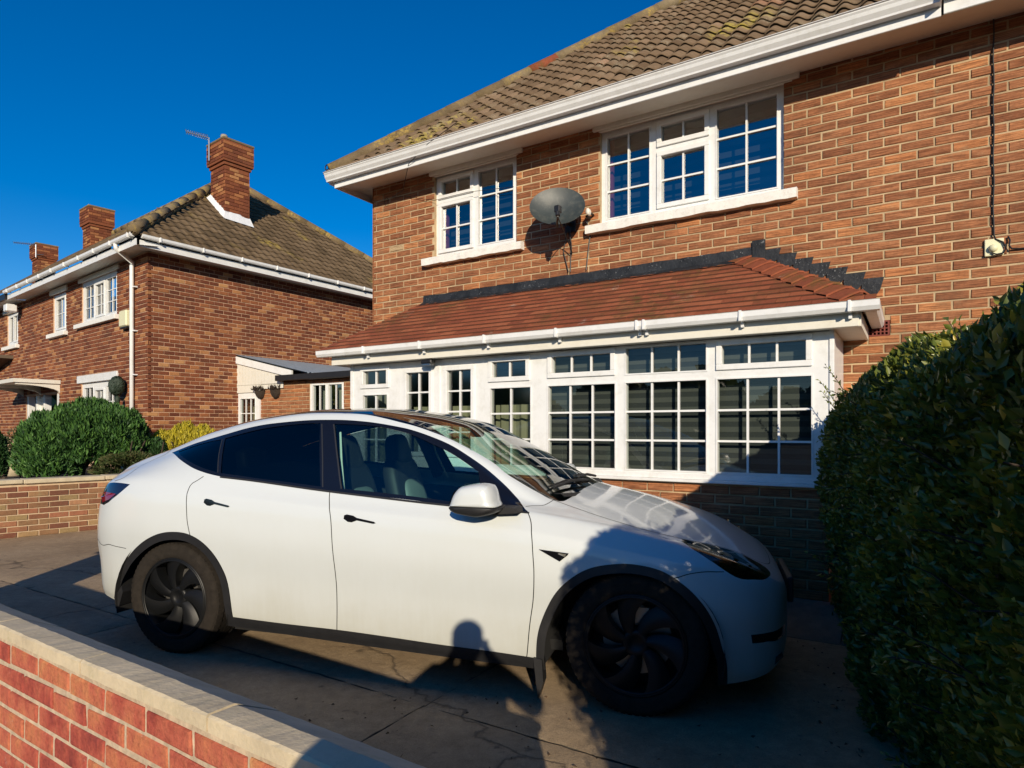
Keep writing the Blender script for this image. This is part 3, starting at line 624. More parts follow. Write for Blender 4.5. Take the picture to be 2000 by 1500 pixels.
# air brick
s = MB(); a0, a1, c0, c1 = AIR; nx, nz = 7, 4
s.box(a0, a1, 0.03, 0.05, c0, c1)
holes = []
for i in range(nx):
    for j in range(nz):
        cx = a0 + .012 + (a1 - a0 - .024) * (i + .5) / nx; cz = c0 + .01 + (c1 - c0 - .02) * (j + .5) / nz; holes.append((cx - .0085, cx + .0085, cz - .0095, cz + .0095))
fill_cells(s, a0 + .004, a1 - .004, c0 + .003, c1 - .003, holes, -0.004, 0.03); s.build('air_brick', 'air_brick_red', house)
plain('coping', (0.56, 0.47, 0.32), 0.9, 0.25, 8, bmp=0.002, bscale=70, dirt=((0.20, 0.19, 0.10), 0.6, 16))
plain('coping_weathered', (0.33, 0.33, 0.30), 0.9, 0.25, 8, bmp=0.004, bscale=70, dirt=((0.16, 0.17, 0.12), 0.6, 16))
# ================================================================= small fittings on the main house
def on_house(o): o.location = HO; o.rotation_euler = (0, 0, HRZ); return o
# satellite dish: offset dish on an arm, its face turned to the street
dish = thing('satellite_dish', HO, HRZ, 'dark oval satellite dish on the brick wall between the two upper windows', 'satellite dish')
dc = Vector((2.775, -0.30, 3.63)); dn = Vector((0.10, -1, 0.10)).normalized(); dn = Vector((0.40, -0.86, 0.30)).normalized()
dx = dn.cross(Vector((0, 0, 1))).normalized(); dy = dx.cross(dn).normalized()
if dy.z < 0: dy = -dy
s = MB(); V = []; F = []; NS, NR_ = 40, 8
for j in range(NR_ + 1):
    for i in range(NS):
        a = 2 * math.pi * i / NS; r_ = j / NR_; bulge = 0.055 * (1 - r_ * r_)
        V.append(tuple(dc + dx * (0.275 * r_ * math.cos(a)) + dy * (0.215 * r_ * math.sin(a)) - dn * bulge))
for j in range(NR_):
    for i in range(NS): F.append((j * NS + i, j * NS + (i + 1) % NS, (j + 1) * NS + (i + 1) % NS, (j + 1) * NS + i))
s.add(V, F); o = len(V); b = [tuple(Vector(v) - dn * 0.006) for v in V[-NS:]]; s.add(V[-NS:] + b, [(i, (i + 1) % NS, NS + (i + 1) % NS, NS + i) for i in range(NS)])
s.build('reflector', 'dish_grey', dish, smooth=True)
feed = dc + Vector((.46, -.82, -.33)) * 0.30 + Vector((0, 0, -.035)); low = dc - dy * 0.215 - dn * 0.02
s = MB(); s.tube([low, low - dy * .03 + dn * .02, feed - dy * .07], 0.011, 8); s.build('feed_arm', 'black_plastic', dish)
s = MB(); s.tube([feed - dy * .07, feed - dy * .01, feed + dy * .02 - dn * .02], [.022, .026, .024], 10); s.bbox(-.028, .028, -.03, .03, -.03, .035, .006, M=Matrix.Translation(feed)); s.build('feed_horn', 'black_plastic', dish)
s = MB(); s.tube([dc - dn * .06, Vector((2.775, -.14, 3.62)), Vector((2.775, -.14, 3.47))], .02, 8); s.tube([Vector((2.775, -.14, 3.52)), Vector((2.775, -.01, 3.52))], .018, 8); s.bbox(2.715, 2.835, -.02, 0.0, 3.44, 3.60, .004); s.build('wall_bracket', 'black_plastic', dish)
s = MB(); s.tube([feed - dy * .08, Vector((2.805, -.22, 3.40)), Vector((2.815, -.05, 3.22)), Vector((2.800, -.03, 3.20)), Vector((2.805, -.05, 3.32)), Vector((2.775, -.05, 3.45))], .005, 5); s.tube([Vector((2.745, -.03, 3.46)), Vector((2.700, -.02, 3.25)), Vector((2.765, -.03, 3.03))], .005, 5); s.tube([Vector((2.785, -.03, 3.46)), Vector((2.785, -.02, 3.2)), Vector((2.785, -.03, 3.03))], .005, 5); s.build('cable', 'cable_black', dish)
bx = thing('junction_box', HO, HRZ, 'small white round lamp bracket on the wall just right of the dish', 'box')
s = MB(); s.lathe([(0.001, -.05), (.03, -.05), (.034, -.03), (.034, 0.0)], lambda r_, a, h: (3.03 + .6 * r_ * math.cos(a), h - .10, 3.575 + r_ * math.sin(a)), 14); s.build('cover', 'cream_trim', bx, smooth=True)
s = MB(); s.tube([(3.03, -.10, 3.575), (3.03, -.0, 3.575)], .012, 6); s.tube([(2.99, -.08, 3.55), (3.0, -.02, 3.55)], .015, 6); s.build('stem', 'black_plastic', bx)
s = MB(); s.tube([(2.96, -.05, 3.55), (2.99, -.02, 3.45), (3.0, -.015, 3.38), (2.975, -.015, 3.2), (2.96, -.02, 3.03)], .006, 5); s.build('cable', 'cable_black', bx)
# phone cable and its wall box on the right
tb = thing('cable_box', HO, HRZ, 'cream square junction plate with black cable at the right of the brick wall', 'junction box')
s = MB(); s.bbox(6.21, 6.325, -.02, .0, 2.70, 2.825, .004); s.build('plate', 'cream_plastic', tb)
s = MB(); s.lathe([(0.001, -.05), (.024, -.05), (.03, -.02)], lambda r_, a, h: (6.262 + r_ * math.cos(a), h, 2.755 + r_ * math.sin(a)), 14); s.build('cover_cap', 'cream_plastic', tb, smooth=True)
s = MB(); pth = [(6.264, -.012, 4.45 - i * .1) for i in range(17)]; pth = [(x + .003 * math.sin(i * 1.7), y, z) for i, (x, y, z) in enumerate(pth)]
s.tube(pth + [(6.275, -.02, 2.82), (6.318, -.03, 2.79), (6.335, -.03, 2.74), (6.32, -.03, 2.71), (6.28, -.035, 2.705), (6.25, -.03, 2.72)], .0055, 6); s.build('cable', 'cable_black', tb)
s = MB(); s.tube([(6.35, -.012, 2.83), (6.36, -.02, 2.80), (6.355, -.02, 2.76), (6.37, -.02, 2.735), (6.42, -.015, 2.73), (6.9, -.015, 2.735)], .006, 6); s.build('loose_cable', 'cable_black', tb)
# telephone drop wire over the gutter to the wall
s = MB(); s.tube([(1.72, -.55, 4.62), (1.3, -.50, 4.52), (0.95, -.42, 4.40), (0.60, -.12, 4.27), (.33, -.02, 4.27)], .004, 5); s.tube([(.33, -.02, 4.27), (.6, -.02, 4.225), (1.0, -.03, 4.10), (1.5, -.035, 4.10), (2.1, -.03, 4.04)], .003, 5)
s.tube([(0.24 + .03 * math.cos(a), -.02, 4.24 + .045 * math.sin(a)) for a in [i * .55 for i in range(24)]], .003, 5)
on_house(tag(s.build('telephone_wire', 'cable_black'), 'thin dark telephone wire slanting across the gutter to the coil beside the smaller upper window', 'wire'))
# security light under the porch eaves
fl = thing('security_light', HO, HRZ, 'black security floodlight under the porch gutter above the double doors', 'light')
s = MB(); s.bbox(1.49, 1.63, -PV - .14, -PV - .06, 2.085, 2.13, .01); s.build('lamp_body', 'black_plastic', fl)
s = MB(); s.box(1.51, 1.61, -PV - .135, -PV - .065, 2.072, 2.0845); s.build('lamp_lens', 'steel', fl)
s = MB(); s.tube([(1.56, -PV - .08, 2.12), (1.56, -PV - .01, 2.14)], .012, 6); s.build('lamp_bracket', 'black_plastic', fl)
# ================================================================= side extension between the houses
EXV = -2.1
ext = thing('side_extension', hw(-5.08, EXV), HRZ, 'low brick side extension with black fascia between the two houses', 'extension')
EW = 2.75                                              # local x 0..EW
xw = (1.43, 2.32, 1.28, 2.27)
s = MB(); fill_cells(s, 0.0, EW, 0, 2.32, [xw], 0.01, 0.15); s.build('wall', 'house_mortar', ext)
brickwork(ext, 'house_brick', 0, EW, 0.6, 2.30, [xw], tones=lambda r_: r_.uniform(.35, .93), limit=120)
window(ext, *xw, [(1.50, 1.84, 1.74, 2.22, 2, 1, False), (1.50, 1.84, 1.33, 1.72, 2, 1, False), (1.92, 2.26, 1.74, 2.22, 2, 1, False), (1.92, 2.26, 1.33, 1.72, 2, 1, False)], v=-0.02)
s = MB(); s.bbox(0.66, EW + .2, -.16, -.01, 2.325, 2.43, .006); s.build('fascia', 'black_paint', ext)
s = MB(); s.box(0.7, EW + .2, 0.0, 3.0, 2.36, 2.42); s.build('flat_roof', 'black_paint', ext)
s = MB()
for (a, b) in ((1.52, 1.66), (1.70, 1.82), (1.94, 2.06), (2.12, 2.24)): s.add([(a, .22, 1.3), (b, .22, 1.3), (b - .02, .22, 2.24), (a + .01, .22, 2.24)], [(0, 1, 2, 3)])
s.build('net_curtain', 'curtain', ext)
s = MB(); s.box(0.05, EW, 1.0, 1.05, 0, 2.3); s.build('room_back', 'room_dark', ext)
# lean-to with white cladding and a glazed door
lt = thing('lean_to', hw(-5.84, EXV), HRZ, 'white clad lean-to with corrugated roof against the neighbouring brick gable', 'lean-to')
def zt(x): return 2.90 - x * 0.215
s = MB()
for i in range(15):
    x0, x1 = i * 0.098 + .0, (i + 1) * 0.098
    b = MB(); zb = 2.29 - .0 * x0 if x0 < 1.5 else 2.33
    b.add([(x0 + .003, -.05, zb), (x1 - .003, -.05, zb), (x1 - .003, -.05, zt(x1) - .11), (x0 + .003, -.05, zt(x0) - .11), (x0 + .003, -.03, zb), (x1 - .003, -.03, zb), (x1 - .003, -.03, zt(x1) - .11), (x0 + .003, -.03, zt(x0) - .11)], [(0, 1, 2, 3), (0, 3, 7, 4), (1, 5, 6, 2), (0, 4, 5, 1)])
    b.build('cladding_board', 'cream_trim', lt)
s = MB(); s.add([(0, -.029, 2.2), (1.5, -.029, 2.2), (1.5, -.029, zt(1.5) - .11), (0, -.029, zt(0) - .11)], [(0, 1, 2, 3)]); s.build('cladding_backing', 'cream_trim', lt)
s = MB(); s.prism([(-.02, zt(-.02) - .14), (1.80, zt(1.80) - .13), (1.80, zt(1.80)), (-.02, zt(-.02))], lambda p, a: (p[0], a, p[1]), -.085, -.05); s.build('barge_board', 'white_upvc', lt)
s = MB(); s.box(0, .86, -.05, -.03, 2.14, 2.285); s.build('door_head', 'cream_trim', lt)
d = window(lt, 0.06, 0.80, 0.2, 2.13, [(0.20, 0.66, 1.15, 2.02, 3, 3, False)], v=.03, depth=.06, name='door', glass='frosted_glass')
s = MB(); s.box(.1, .8, .3, .32, .3, 2.1); s.build('door_backing', 'curtain', lt)
s = MB(); nn = 36; V = []; F = []
for i in range(nn * 3 + 1):
    yy = -.10 + i * (3.6 / (nn * 3)); c = .018 * math.sin(i * 2 * math.pi / 3 + .4); V += [(-.02, yy, zt(-.02) + .03 + c), (2.2, yy, zt(2.2) + .03 + c)]
F = [(2 * i, 2 * i + 1, 2 * i + 3, 2 * i + 2) for i in range(nn * 3)]; s.add(V, F); s.build('corrugated_roof', 'zinc', lt)
s = MB(); s.add([(-.03, -.12, zt(0) + .14), (-.03, 3.5, zt(0) + .14), (.10, 3.5, zt(.1) + .06), (.10, -.12, zt(.1) + .06)], [(3, 2, 1, 0)]); s.add([(-.03, -.12, zt(0) + .14), (.10, -.12, zt(.1) + .06), (.10, -.12, zt(.1) + .03), (-.03, -.12, zt(0) + .03)], [(0, 3, 2, 1)]); s.build('flashing', 'zinc', lt)
# two wall baskets
def basket(x, label):
    k = thing('wall_basket', hw(-5.08 + x, EXV + .01), HRZ, label, 'planter', 'wall baskets on the side extension')
    s = MB(); V = []; F = []; n = 10
    for j in range(5):
        r_ = .115 * math.sin((j + .3) / 4.3 * math.pi / 2); z = 2.0 + .17 * (1 - math.cos((j + .3) / 4.3 * math.pi / 2))
        for i in range(n + 1):
            a = math.pi * i / n; V.append((r_ * math.cos(a), -r_ * math.sin(a) - .005, z))
    for j in range(4):
        for i in range(n): F.append((j * (n + 1) + i, j * (n + 1) + i + 1, (j + 1) * (n + 1) + i + 1, (j + 1) * (n + 1) + i))
    s.add(V, F); s.build('basket', 'soil', k, smooth=True)
    s = MB()
    for i in range(60):
        a = R.uniform(0, math.pi); r_ = R.uniform(.03, .16); x0 = Vector((r_ * math.cos(a), -r_ * math.sin(a) - .01, 2.17)); t = x0 + Vector((R.uniform(-.05, .05), R.uniform(-.05, .02), R.uniform(.02, .12))); w = Vector((R.uniform(-.02, .02), R.uniform(-.02, .02), .01))
        s.add([x0, x0 + w + (t - x0) * .5, t, x0 - w + (t - x0) * .5], [(0, 1, 2, 3)], R.random() * .4)
    s.build('dead_plant', 'soil', k)
basket(0.06, 'brown wall basket of dead plants nearest the lean-to door'); basket(0.52, 'brown wall basket of dead plants nearer the small extension window')
# ================================================================= neighbouring house
NC = Vector((-6.49, 11.4, 0)); dL = Vector((-0.7833, 0.6217, 0)); dR = Vector((0.5690, 0.8223, 0))
aL = math.atan2(-dL.y, -dL.x); aR = math.atan2(dR.y, dR.x)
nb = thing('neighbour_house', NC, aL, 'brick neighbouring house at left with brown hipped roof and white gutters', 'house')
FR = Matrix.Rotation(aR - aL, 4, 'Z')                     # right-hand gable frame in the thing's space
NW = [(-3.26, -1.38, 1.2, 2.37), (-3.22, -1.38, 3.60, 4.47), (-5.0, -4.15, 3.56, 4.44)]
s = MB(); fill_cells(s, -7.2, -0.03, 0.2, 4.6, NW + [(-7.0, -4.6, .5, 2.22)], .01, .2); s.build('front_wall', 'neighbour_mortar', nb)
s = MB(); s.box(0.07, 9.5, .01, .2, 0.2, 4.6); o = s.build('gable_wall', 'neighbour_mortar', nb); o.matrix_local = FR
def nb_t(r_): return r_.choices((r_.uniform(0, .5), r_.uniform(.5, .8), r_.uniform(.85, 1)), (60, 28, 12))[0]
brickwork(nb, 'neighbour_brick', 0.0, 8.2, 1.2, 4.58, [], period=.192, frame=FR, tones=nb_t, limit=300, joint=.013, vis=lambda p: p.x / p.y < -.215)
brickwork(nb, 'neighbour_brick', -7.2, 0.0, 1.2, 4.58, NW + [(-7.0, -4.6, .5, 2.22)], period=.215, tones=nb_t, limit=120, joint=.013)
# eaves
for (frm, x0, x1, nm) in ((None, -7.0, .42, 'front'), (FR, -.30, 9.5, 'gable')):
    s = MB(); s.box(x0, x1, -.36, -.343, 4.55, 4.66); f = s.build('fascia', 'white_upvc', nb)
    s = MB(); s.add([(x0, -.342, 4.56), (x1, -.342, 4.56), (x1, 0.01, 4.60), (x0, .01, 4.60)], [(3, 2, 1, 0)]); f2 = s.build('soffit', 'cream_trim', nb)
    s = MB(); round_gutter(s, x0, x1, -.46, 4.745, .05)
    x = x0 + .3
    while x < x1: s.bbox(x - .015, x + .015, -.467, -.36, 4.67, 4.752, .003); x += .78
    f3 = s.build('gutter', 'white_upvc', nb)
    if frm is not None:
        for q in (f, f2, f3): q.matrix_local = frm
s = MB(); s.tube([(-.30, -.41, 4.68), (-.30, -.41, 4.60), (-.52, -.05, 4.46), (-.55, -.05, 4.40), (-.55, -.05, 0.3)], .038, 10); s.build('downpipe', 'white_upvc', nb, smooth=True)
for z in (4.0, 3.2, 2.4): s = MB(); s.box(-.61, -.42, -.06, 0.0, z, z + .02); s.build('pipe_clip', 'white_upvc', nb)
# windows
window(nb, -3.22, -1.38, 3.60, 4.47, [(-3.12, -2.62, 3.70, 4.37, 2, 3, False), (-2.50, -2.08, 3.72, 4.33, 2, 3, True), (-1.95, -1.47, 3.70, 4.37, 2, 3, False)], v=-.03)
window(nb, -5.0, -4.15, 3.56, 4.44, [(-4.84, -4.30, 3.68, 4.32, 2, 2, True)], v=-.03)
window(nb, -3.26, -1.38, 1.2, 2.37, [(-3.15, -2.66, 1.35, 2.27, 2, 3, False), (-2.52, -2.1, 1.37, 2.2, 2, 3, True), (-1.96, -1.48, 1.35, 2.27, 2, 3, False)], v=-.03)
for (a, b, c) in ((-3.45, -1.28, 3.52), (-5.2, -4.05, 3.47)): s = MB(); s.bbox(a, b, -.08, .03, c, c + .09, .005); s.build('window_sill', 'sill_paint', nb)
for (a, b, c, d) in ((-3.41, -1.31, 2.375, 2.53), (-3.35, -1.25, 4.475, 4.56), (-5.15, -4.05, 4.445, 4.56)): s = MB(); s.bbox(a, b, -.03, .02, c, d, .005); s.build('window_head', 'white_upvc' if c < 3 else 'cream_trim', nb)
s = MB()
for (a, b, c, d) in ((-3.12, -2.95, 3.68, 4.4), (-2.0, -1.75, 3.68, 4.4), (-4.85, -4.7, 3.66, 4.34), (-3.12, -2.9, 1.35, 2.28), (-2.3, -2.1, 1.35, 2.28), (-1.75, -1.5, 1.35, 2.28)): s.box(a, b, .25, .26, c, d)
s.build('curtains', 'curtain', nb)
s = MB(); s.box(-7.1, -.4, 1.2, 1.25, .2, 4.6); s.build('room_back', 'room_dark', nb)
# door recess, door and canopy
s = MB(); s.box(-7.0, -4.6, 1.0, 1.02, .3, 2.3); s.build('porch_back', 'neighbour_brick', nb)
for x in (-6.95, -6.3, -5.75, -4.8): s = MB(); s.bbox(x, x + .10 + (.2 if x == -4.8 else 0), .02, .16, .4, 2.22, .005); s.build('door_frame', 'white_upvc', nb)
s = MB(); s.bbox(-6.2, -5.78, .10, .15, .4, 2.2, .005); s.build('door', 'cream_trim', nb)
s = MB(); s.prism([(-7.3, 2.42), (-4.5, 2.42), (-4.5, 2.50), (-7.3, 2.50)], lambda p, a: (p[0], a, p[1]), -.85, 0.0)
s.build('canopy', 'cream_trim', nb)
for x in (-4.6, -5.9, -7.2):
    s = MB(); pts = [(0, 2.42), (-.80, 2.42)] + [(-.80 + .80 * math.sin(t_) * 1.0, 2.38 - .16 * (1 - math.cos(t_))) for t_ in [i * math.pi / 2 / 6 for i in range(7)]]
    s.prism(pts, lambda p, a: (a, p[0], p[1]), x, x + .06); s.build('canopy_bracket', 'cream_trim', nb)
# hipped roof
pt = 0.80; ep = Vector((.46, 0, 0)); ez = 4.74; ev = .42
def nl(p): return Vector((p.x, p.y, p.z))
xr = FR @ Vector((1, 0, 0)); inr = FR @ Vector((0, 1, 0))   # gable direction / inward from gable
# eave corner: intersection of both eave lines
A = Vector((0, -ev, 0)); B = FR @ Vector((0, -ev, 0)); den = xr.y; kk = (A.y - B.y) / den; EC = Vector((B.x + xr.x * kk, A.y, ez))
cc = 1 / math.hypot(1, pt); ss = pt * cc; DEP = 3.75
upF = Vector((0, 1, pt)); upG = Vector((inr.x, inr.y, pt))
# hip direction: same height on both planes
d1 = Vector((0, 1)); d2 = Vector((inr.x, inr.y)); det = d1.x * d2.y - d1.y * d2.x; hx = (1 * d2.y - d1.y * 1) / det; hy = (d1.x * 1 - d2.x * 1) / det
hip = Vector((hx, hy, pt)); apex = EC + hip * DEP
s = MB(); far = EC + xr * 9.3; g2 = apex + xr * 0.9; hip2 = Vector((-hx, -hy, pt))
bk = FR @ Vector((7.9, -ev, ez))
s.add([EC - Vector((0, 0, .035)), EC + Vector((-8, 0, -.035)), apex + Vector((-8, 0, -.035)), apex - Vector((0, 0, .035)), bk - Vector((0, 0, .035)), bk + Vector((-8, 3, -.035))], [(1, 0, 3, 2), (0, 4, 3), (3, 4, 5, 2)])
nroof = s.build('roof', 'roof_tile_base', nb)
fF = slope_frame(EC, (1, 0, 0), upF); fG = slope_frame(EC, xr, upG); tw, tg = .19, .24; L1 = DEP / cc
pcsF = []; pcsG = []; rr = random.Random(5)
hF = fF.inverted() @ apex; hG = fG.inverted() @ apex; eG = fG.inverted() @ bk
for r_ in range(int(hF.y / tg) + 1):
    y = r_ * tg
    for c_ in range(-40, 1):
        x = c_ * tw
        if x + tw * .5 > hF.x * (y / hF.y): continue
        tn = round(rr.random() * 8) / 8; pcsF.append(((tn,), tile_shape(tw + .004, tg + .04, .016, tn, seg=4), Matrix.Translation((x, y - .02, 0))))
for r_ in range(int(hG.y / tg) + 1):
    y = r_ * tg
    for c_ in range(0, 46):
        x = c_ * tw; f = y / hG.y
        if x + tw * .3 < hG.x * f or x + tw * .7 > eG.x + (hG.x - eG.x) * f: continue
        tn = round(rr.random() * 8) / 8; pcsG.append(((tn,), tile_shape(tw + .004, tg + .04, .012, tn, seg=6, lift=.024), Matrix.Translation((x, y - .02, 0))))
scatter(pcsG, 'tile', 'tiles', 'neighbour_tile', nroof, fG, 300, nb, smooth=True, vis=lambda p: p.x / p.y < -.22)
scatter(pcsF, 'tile', 'tiles', 'neighbour_tile', nroof, fF, 60, nb, smooth=True)
def caps(a, b, n, r0=.095):
    for i in range(n):
        p, q = a.lerp(b, i / n), a.lerp(b, (i + 1.06) / n); s = MB(); s.tube([p, q], [r0, r0 * .97], 12, R.random()); s.build('hip_cap', 'hip_tile', nroof, smooth=True)
caps(EC + Vector((0, 0, .03)), apex + Vector((0, 0, .03)), 11); caps(bk + Vector((0, 0, .02)), apex + Vector((0, 0, .03)), 12, .10); caps(apex + Vector((0, 0, .02)), apex + Vector((-8, 0, .02)), 16, .10)
# chimneys
plain('flue_pot', (0.30, 0.27, 0.20), 0.6)
def chimney(cx, cy, zb, zt_, w, d, nm='chimney', pot=True):
    s = MB(); s.box(-w / 2, w / 2, -d / 2, d / 2, zb, zt_ - .52); s.box(-w / 2 - .03, w / 2 + .03, -d / 2 - .03, d / 2 + .03, zt_ - .52, zt_ - .45); s.box(-w / 2 - .065, w / 2 + .065, -d / 2 - .065, d / 2 + .065, zt_ - .45, zt_)
    c = s.build(nm, 'neighbour_brick', nroof, loc=(cx, cy, 0)); c.rotation_euler = (0, 0, 0)
    for (sgn, fx) in ((0, 0), (1, 1)):
        for (lo, hi, g) in ((zb, zt_ - .52, 0), (zt_ - .45, zt_, .065)):
            ln = (w if not fx else d) + 2 * g
            M = Matrix.Translation((-w / 2 - g, -d / 2 - g, 0)) if not fx else Matrix.Translation((w / 2 + g, -d / 2 - g, 0)) @ Matrix.Rotation(math.pi / 2, 4, 'Z')
            m_ = MB(); rr2 = random.Random(4); n0 = int(lo / .075) + 1; n1 = int(hi / .075)
            for n in range(n0, n1):
                x = -(n % 2) * .11
                while x < ln:
                    a, b = max(0, x), min(ln, x + .205)
                    if b - a > .03: m2 = MB(); brick_shape(b - a, .062, .03, .004, rr2.random())(m2); T = M @ Matrix.Translation((a, .018, n * .075)); k0 = len(m_.v); m_.v += [tuple(T @ Vector(p)) for p in m2.v]; m_.t += m2.t; m_.m += m2.m; m_.f += [tuple(k0 + i for i in f) for f in m2.f]
                    x += .215
            m_.build('chimney_bricks', 'neighbour_brick', c, kind='stuff')
    s = MB(); s.bbox(-w / 2 - .08, w / 2 + .08, -d / 2 - .08, d / 2 + .08, zt_ + .001, zt_ + .05, .01); s.build('chimney_cap', 'hip_tile', c)
    if pot: s = MB(); s.lathe([(.0, .22), (.06, .22), (.075, .2), (.075, .0)], lambda r_, a, h: (r_ * math.cos(a) - w * .1, r_ * math.sin(a) - d * .2, zt_ + .05 + h), 12); s.build('flue', 'flue_pot', c, smooth=True)
    return c
CW, CD = .60, .56
ch = chimney(0, 0, 6.0, 8.80, CW, CD)
def nb_at(px, py, Y): return Matrix(WM[nb.name]).inverted() @ Vector(((px - 1000) / 1250 * Y, Y, EYE - (py - 838) / 1250 * Y))
q = nb_at(450, 430, 14.2); ch.location = (q.x, q.y, -1.15)
c2 = chimney(0, 0, 5.0, 7.95, .56, .52, pot=False); q = nb_at(190, 470, 18.2); c2.location = (q.x, q.y, -.35)
c3 = chimney(0, 0, 5.0, 7.75, .58, .54, pot=False); q = nb_at(86, 510, 23); c3.location = (q.x, q.y, .2)
plain('mortar_fillet', (0.72, 0.74, 0.76), 0.8, 0.1, 10)
q = nb_at(450, 430, 14.2)
fill = MB()
for i in range(14):
    f = i / 13; yy = -.42 + f * .0; 
zz0 = None
def roof_z(p):                                           # height of the gable slope under a local point
    l = fG.inverted() @ Vector((p[0], p[1], 0)); 
    d_ = (Vector((p[0], p[1], 0)) - Vector((EC.x, EC.y, 0))).dot(Vector((inr.x, inr.y, 0))); d_f = (p[1] - EC.y)
    return ez + pt * min(d_, d_f)
w_, d_ = CW, CD; pts = []
for i in range(9): pts.append((w_ / 2 * (-1 + i / 4) , -d_ / 2))
for i in range(1, 9): pts.append((w_ / 2, d_ / 2 * (-1 + i / 4)))
V = []
for (a, b) in pts:
    P = (q.x + a * 1.02, q.y + b * 1.02); z = roof_z(P); V += [(P[0], P[1], z + .16 + .03 * R.random()), (q.x + a * 1.25, q.y + b * 1.25, roof_z((q.x + a * 1.25, q.y + b * 1.25)) + .03)]
fill.add(V, [(2 * i, 2 * i + 1, 2 * i + 3, 2 * i + 2) for i in range(len(pts) - 1)]); fill.build('chimney_flashing', 'mortar_fillet', nroof)
# aerials
def aerial(px, py, Y, s_, label, mast_h, boom):
    b0 = Vector(((px - 1000) / 1250 * Y, Y, EYE - (py - 838) / 1250 * Y)); t = thing('tv_aerial', (b0.x, b0.y, b0.z), 0, label, 'aerial', 'tv aerials on the chimneys')
    s = MB(); s.tube([(0, 0, -.1), (0, 0, mast_h)], .018, 6); s.tube([(0, 0, 0), (.2, .1, 0.02)], .015, 5); s.build('mast', 'steel', t)
    s = MB(); e = Vector(boom); s.tube([(0, 0, mast_h), Vector((0, 0, mast_h)) + e], .012, 5); s.build('boom', 'steel', t)
    s = MB()
    for i in range(11):
        p = Vector((0, 0, mast_h)) + e * (i / 10.5 + .05); l = .16 - .006 * i; s.tube([p + Vector((.3 * l, -l, 0)), p + Vector((-.3 * l, l, 0))], .006, 4, cap=False)
        s.tube([p + Vector((0, 0, -.06)), p + Vector((0, 0, .06))], .005, 4, cap=False)
    s.build('elements', 'steel', t, kind='stuff')
aerial(408, 305, 14.0, 1, 'aerial on a short mast at the tall chimney beside the hip', .40, (-.52, .05, .16)); aerial(70, 497, 22.5, 1, 'aerial beside the farthest chimney, at the left edge', .35, (-.85, .1, .10))
# alarm box, hanging ball, lamp
al = thing('alarm_box', NC, aL, 'cream alarm box high on the neighbouring wall beside the white downpipe', 'alarm box')
s = MB(); s.bbox(-1.02, -.69, -.10, 0, 3.32, 3.62, .02); s.build('cover', 'cream_plastic', al)
s = MB(); s.bbox(-1.0, -.71, -.09, -.005, 3.285, 3.318, .01); s.build('base', 'black_plastic', al)
hb = thing('hanging_ball', NC, aL, 'dark green topiary ball on the neighbouring wall beside the ground floor window', 'plant')
lv = MB()
for i in range(500):
    a, b = R.uniform(0, 2 * math.pi), math.acos(R.uniform(-1, 1)); n = Vector((math.sin(b) * math.cos(a), math.sin(b) * math.sin(a), math.cos(b))); c = Vector((-.93, -.16, 2.22)) + Vector((n.x * .13, n.y * .12, n.z * .17)); t = n.orthogonal().normalized() * .03; u = n.cross(t).normalized() * .03
    lv.add([c - t, c - u, c + t + n * .02, c + u], [(0, 1, 2, 3)], R.random())
lv2 = MB(); lv2.sphere((-.90, -.16, 1.96), (.05, .05, .08), 8, 6)
plain('dark_leaf', (0.02, 0.035, 0.02), 0.7, .4, 30)
lv.build('foliage', 'dark_leaf', hb); lv2.build('lantern', 'dark_leaf', hb, smooth=True)
ln = thing('wall_lamp', NC, aL, 'white floodlight under the eaves at the left of the neighbouring house', 'light')
s = MB(); s.bbox(-7.4, -7.15, -.35, -.12, 4.30, 4.48, .02); s.build('housing', 'white_upvc', ln); s = MB(); s.tube([(-7.28, -.12, 4.4), (-7.28, 0, 4.4)], .03, 6); s.build('bracket', 'black_plastic', ln)
# adjoining half of the pair
ad = thing('adjoining_house', NC, aL, 'farther half of the left-hand brick pair with black gutter at the picture edge', 'house')
aw = (-8.55, -7.62, 3.56, 4.40)
s = MB(); fill_cells(s, -15, -7.202, .2, 4.6, [aw], .01, .2); s.build('wall', 'neighbour_mortar', ad)
brickwork(ad, 'neighbour_brick', -15, -7.2, 1.2, 4.58, [aw], period=.215, tones=nb_t, limit=60, joint=.013)
window(ad, *aw, [(-8.40, -8.10, 3.68, 4.30, 1, 1, False), (-8.02, -7.74, 3.68, 4.30, 1, 1, True)], v=-.03)
s = MB(); s.bbox(-8.75, -7.5, -.08, .03, 3.46, 3.55, .005); s.build('window_sill', 'sill_paint', ad)
s = MB(); s.bbox(-8.7, -7.55, -.06, .02, 4.405, 4.5, .005); s.build('window_head', 'cream_trim', ad)
s = MB(); s.box(-8.5, -7.65, .3, .32, 3.5, 4.4); s.build('blind', 'blind_light', ad)
s = MB(); s.box(-15, -7.05, -.40, -.343, 4.56, 4.70); s.build('gutter', 'black_plastic', ad)
s = MB(); s.add([(-15, -.342, 4.57), (-7.05, -.342, 4.57), (-7.05, 0.01, 4.60), (-15, .01, 4.60)], [(3, 2, 1, 0)]); s.build('soffit', 'cream_trim', ad)
s = MB(); s.add([(-15, -.42, 4.72), (-7.1, -.42, 4.72), (-7.1, 3.3, 7.72), (-15, 3.3, 7.72)], [(0, 1, 2, 3)]); s.build('roof', 'neighbour_tile', ad)
s = MB(); s.prism([(-9.8, 2.95), (-8.0, 3.22), (-8.0, 3.30), (-9.8, 3.03)], lambda p, a: (p[0], a, p[1]), -.3, 0); s.build('canopy', 'roof_tile_base', ad)
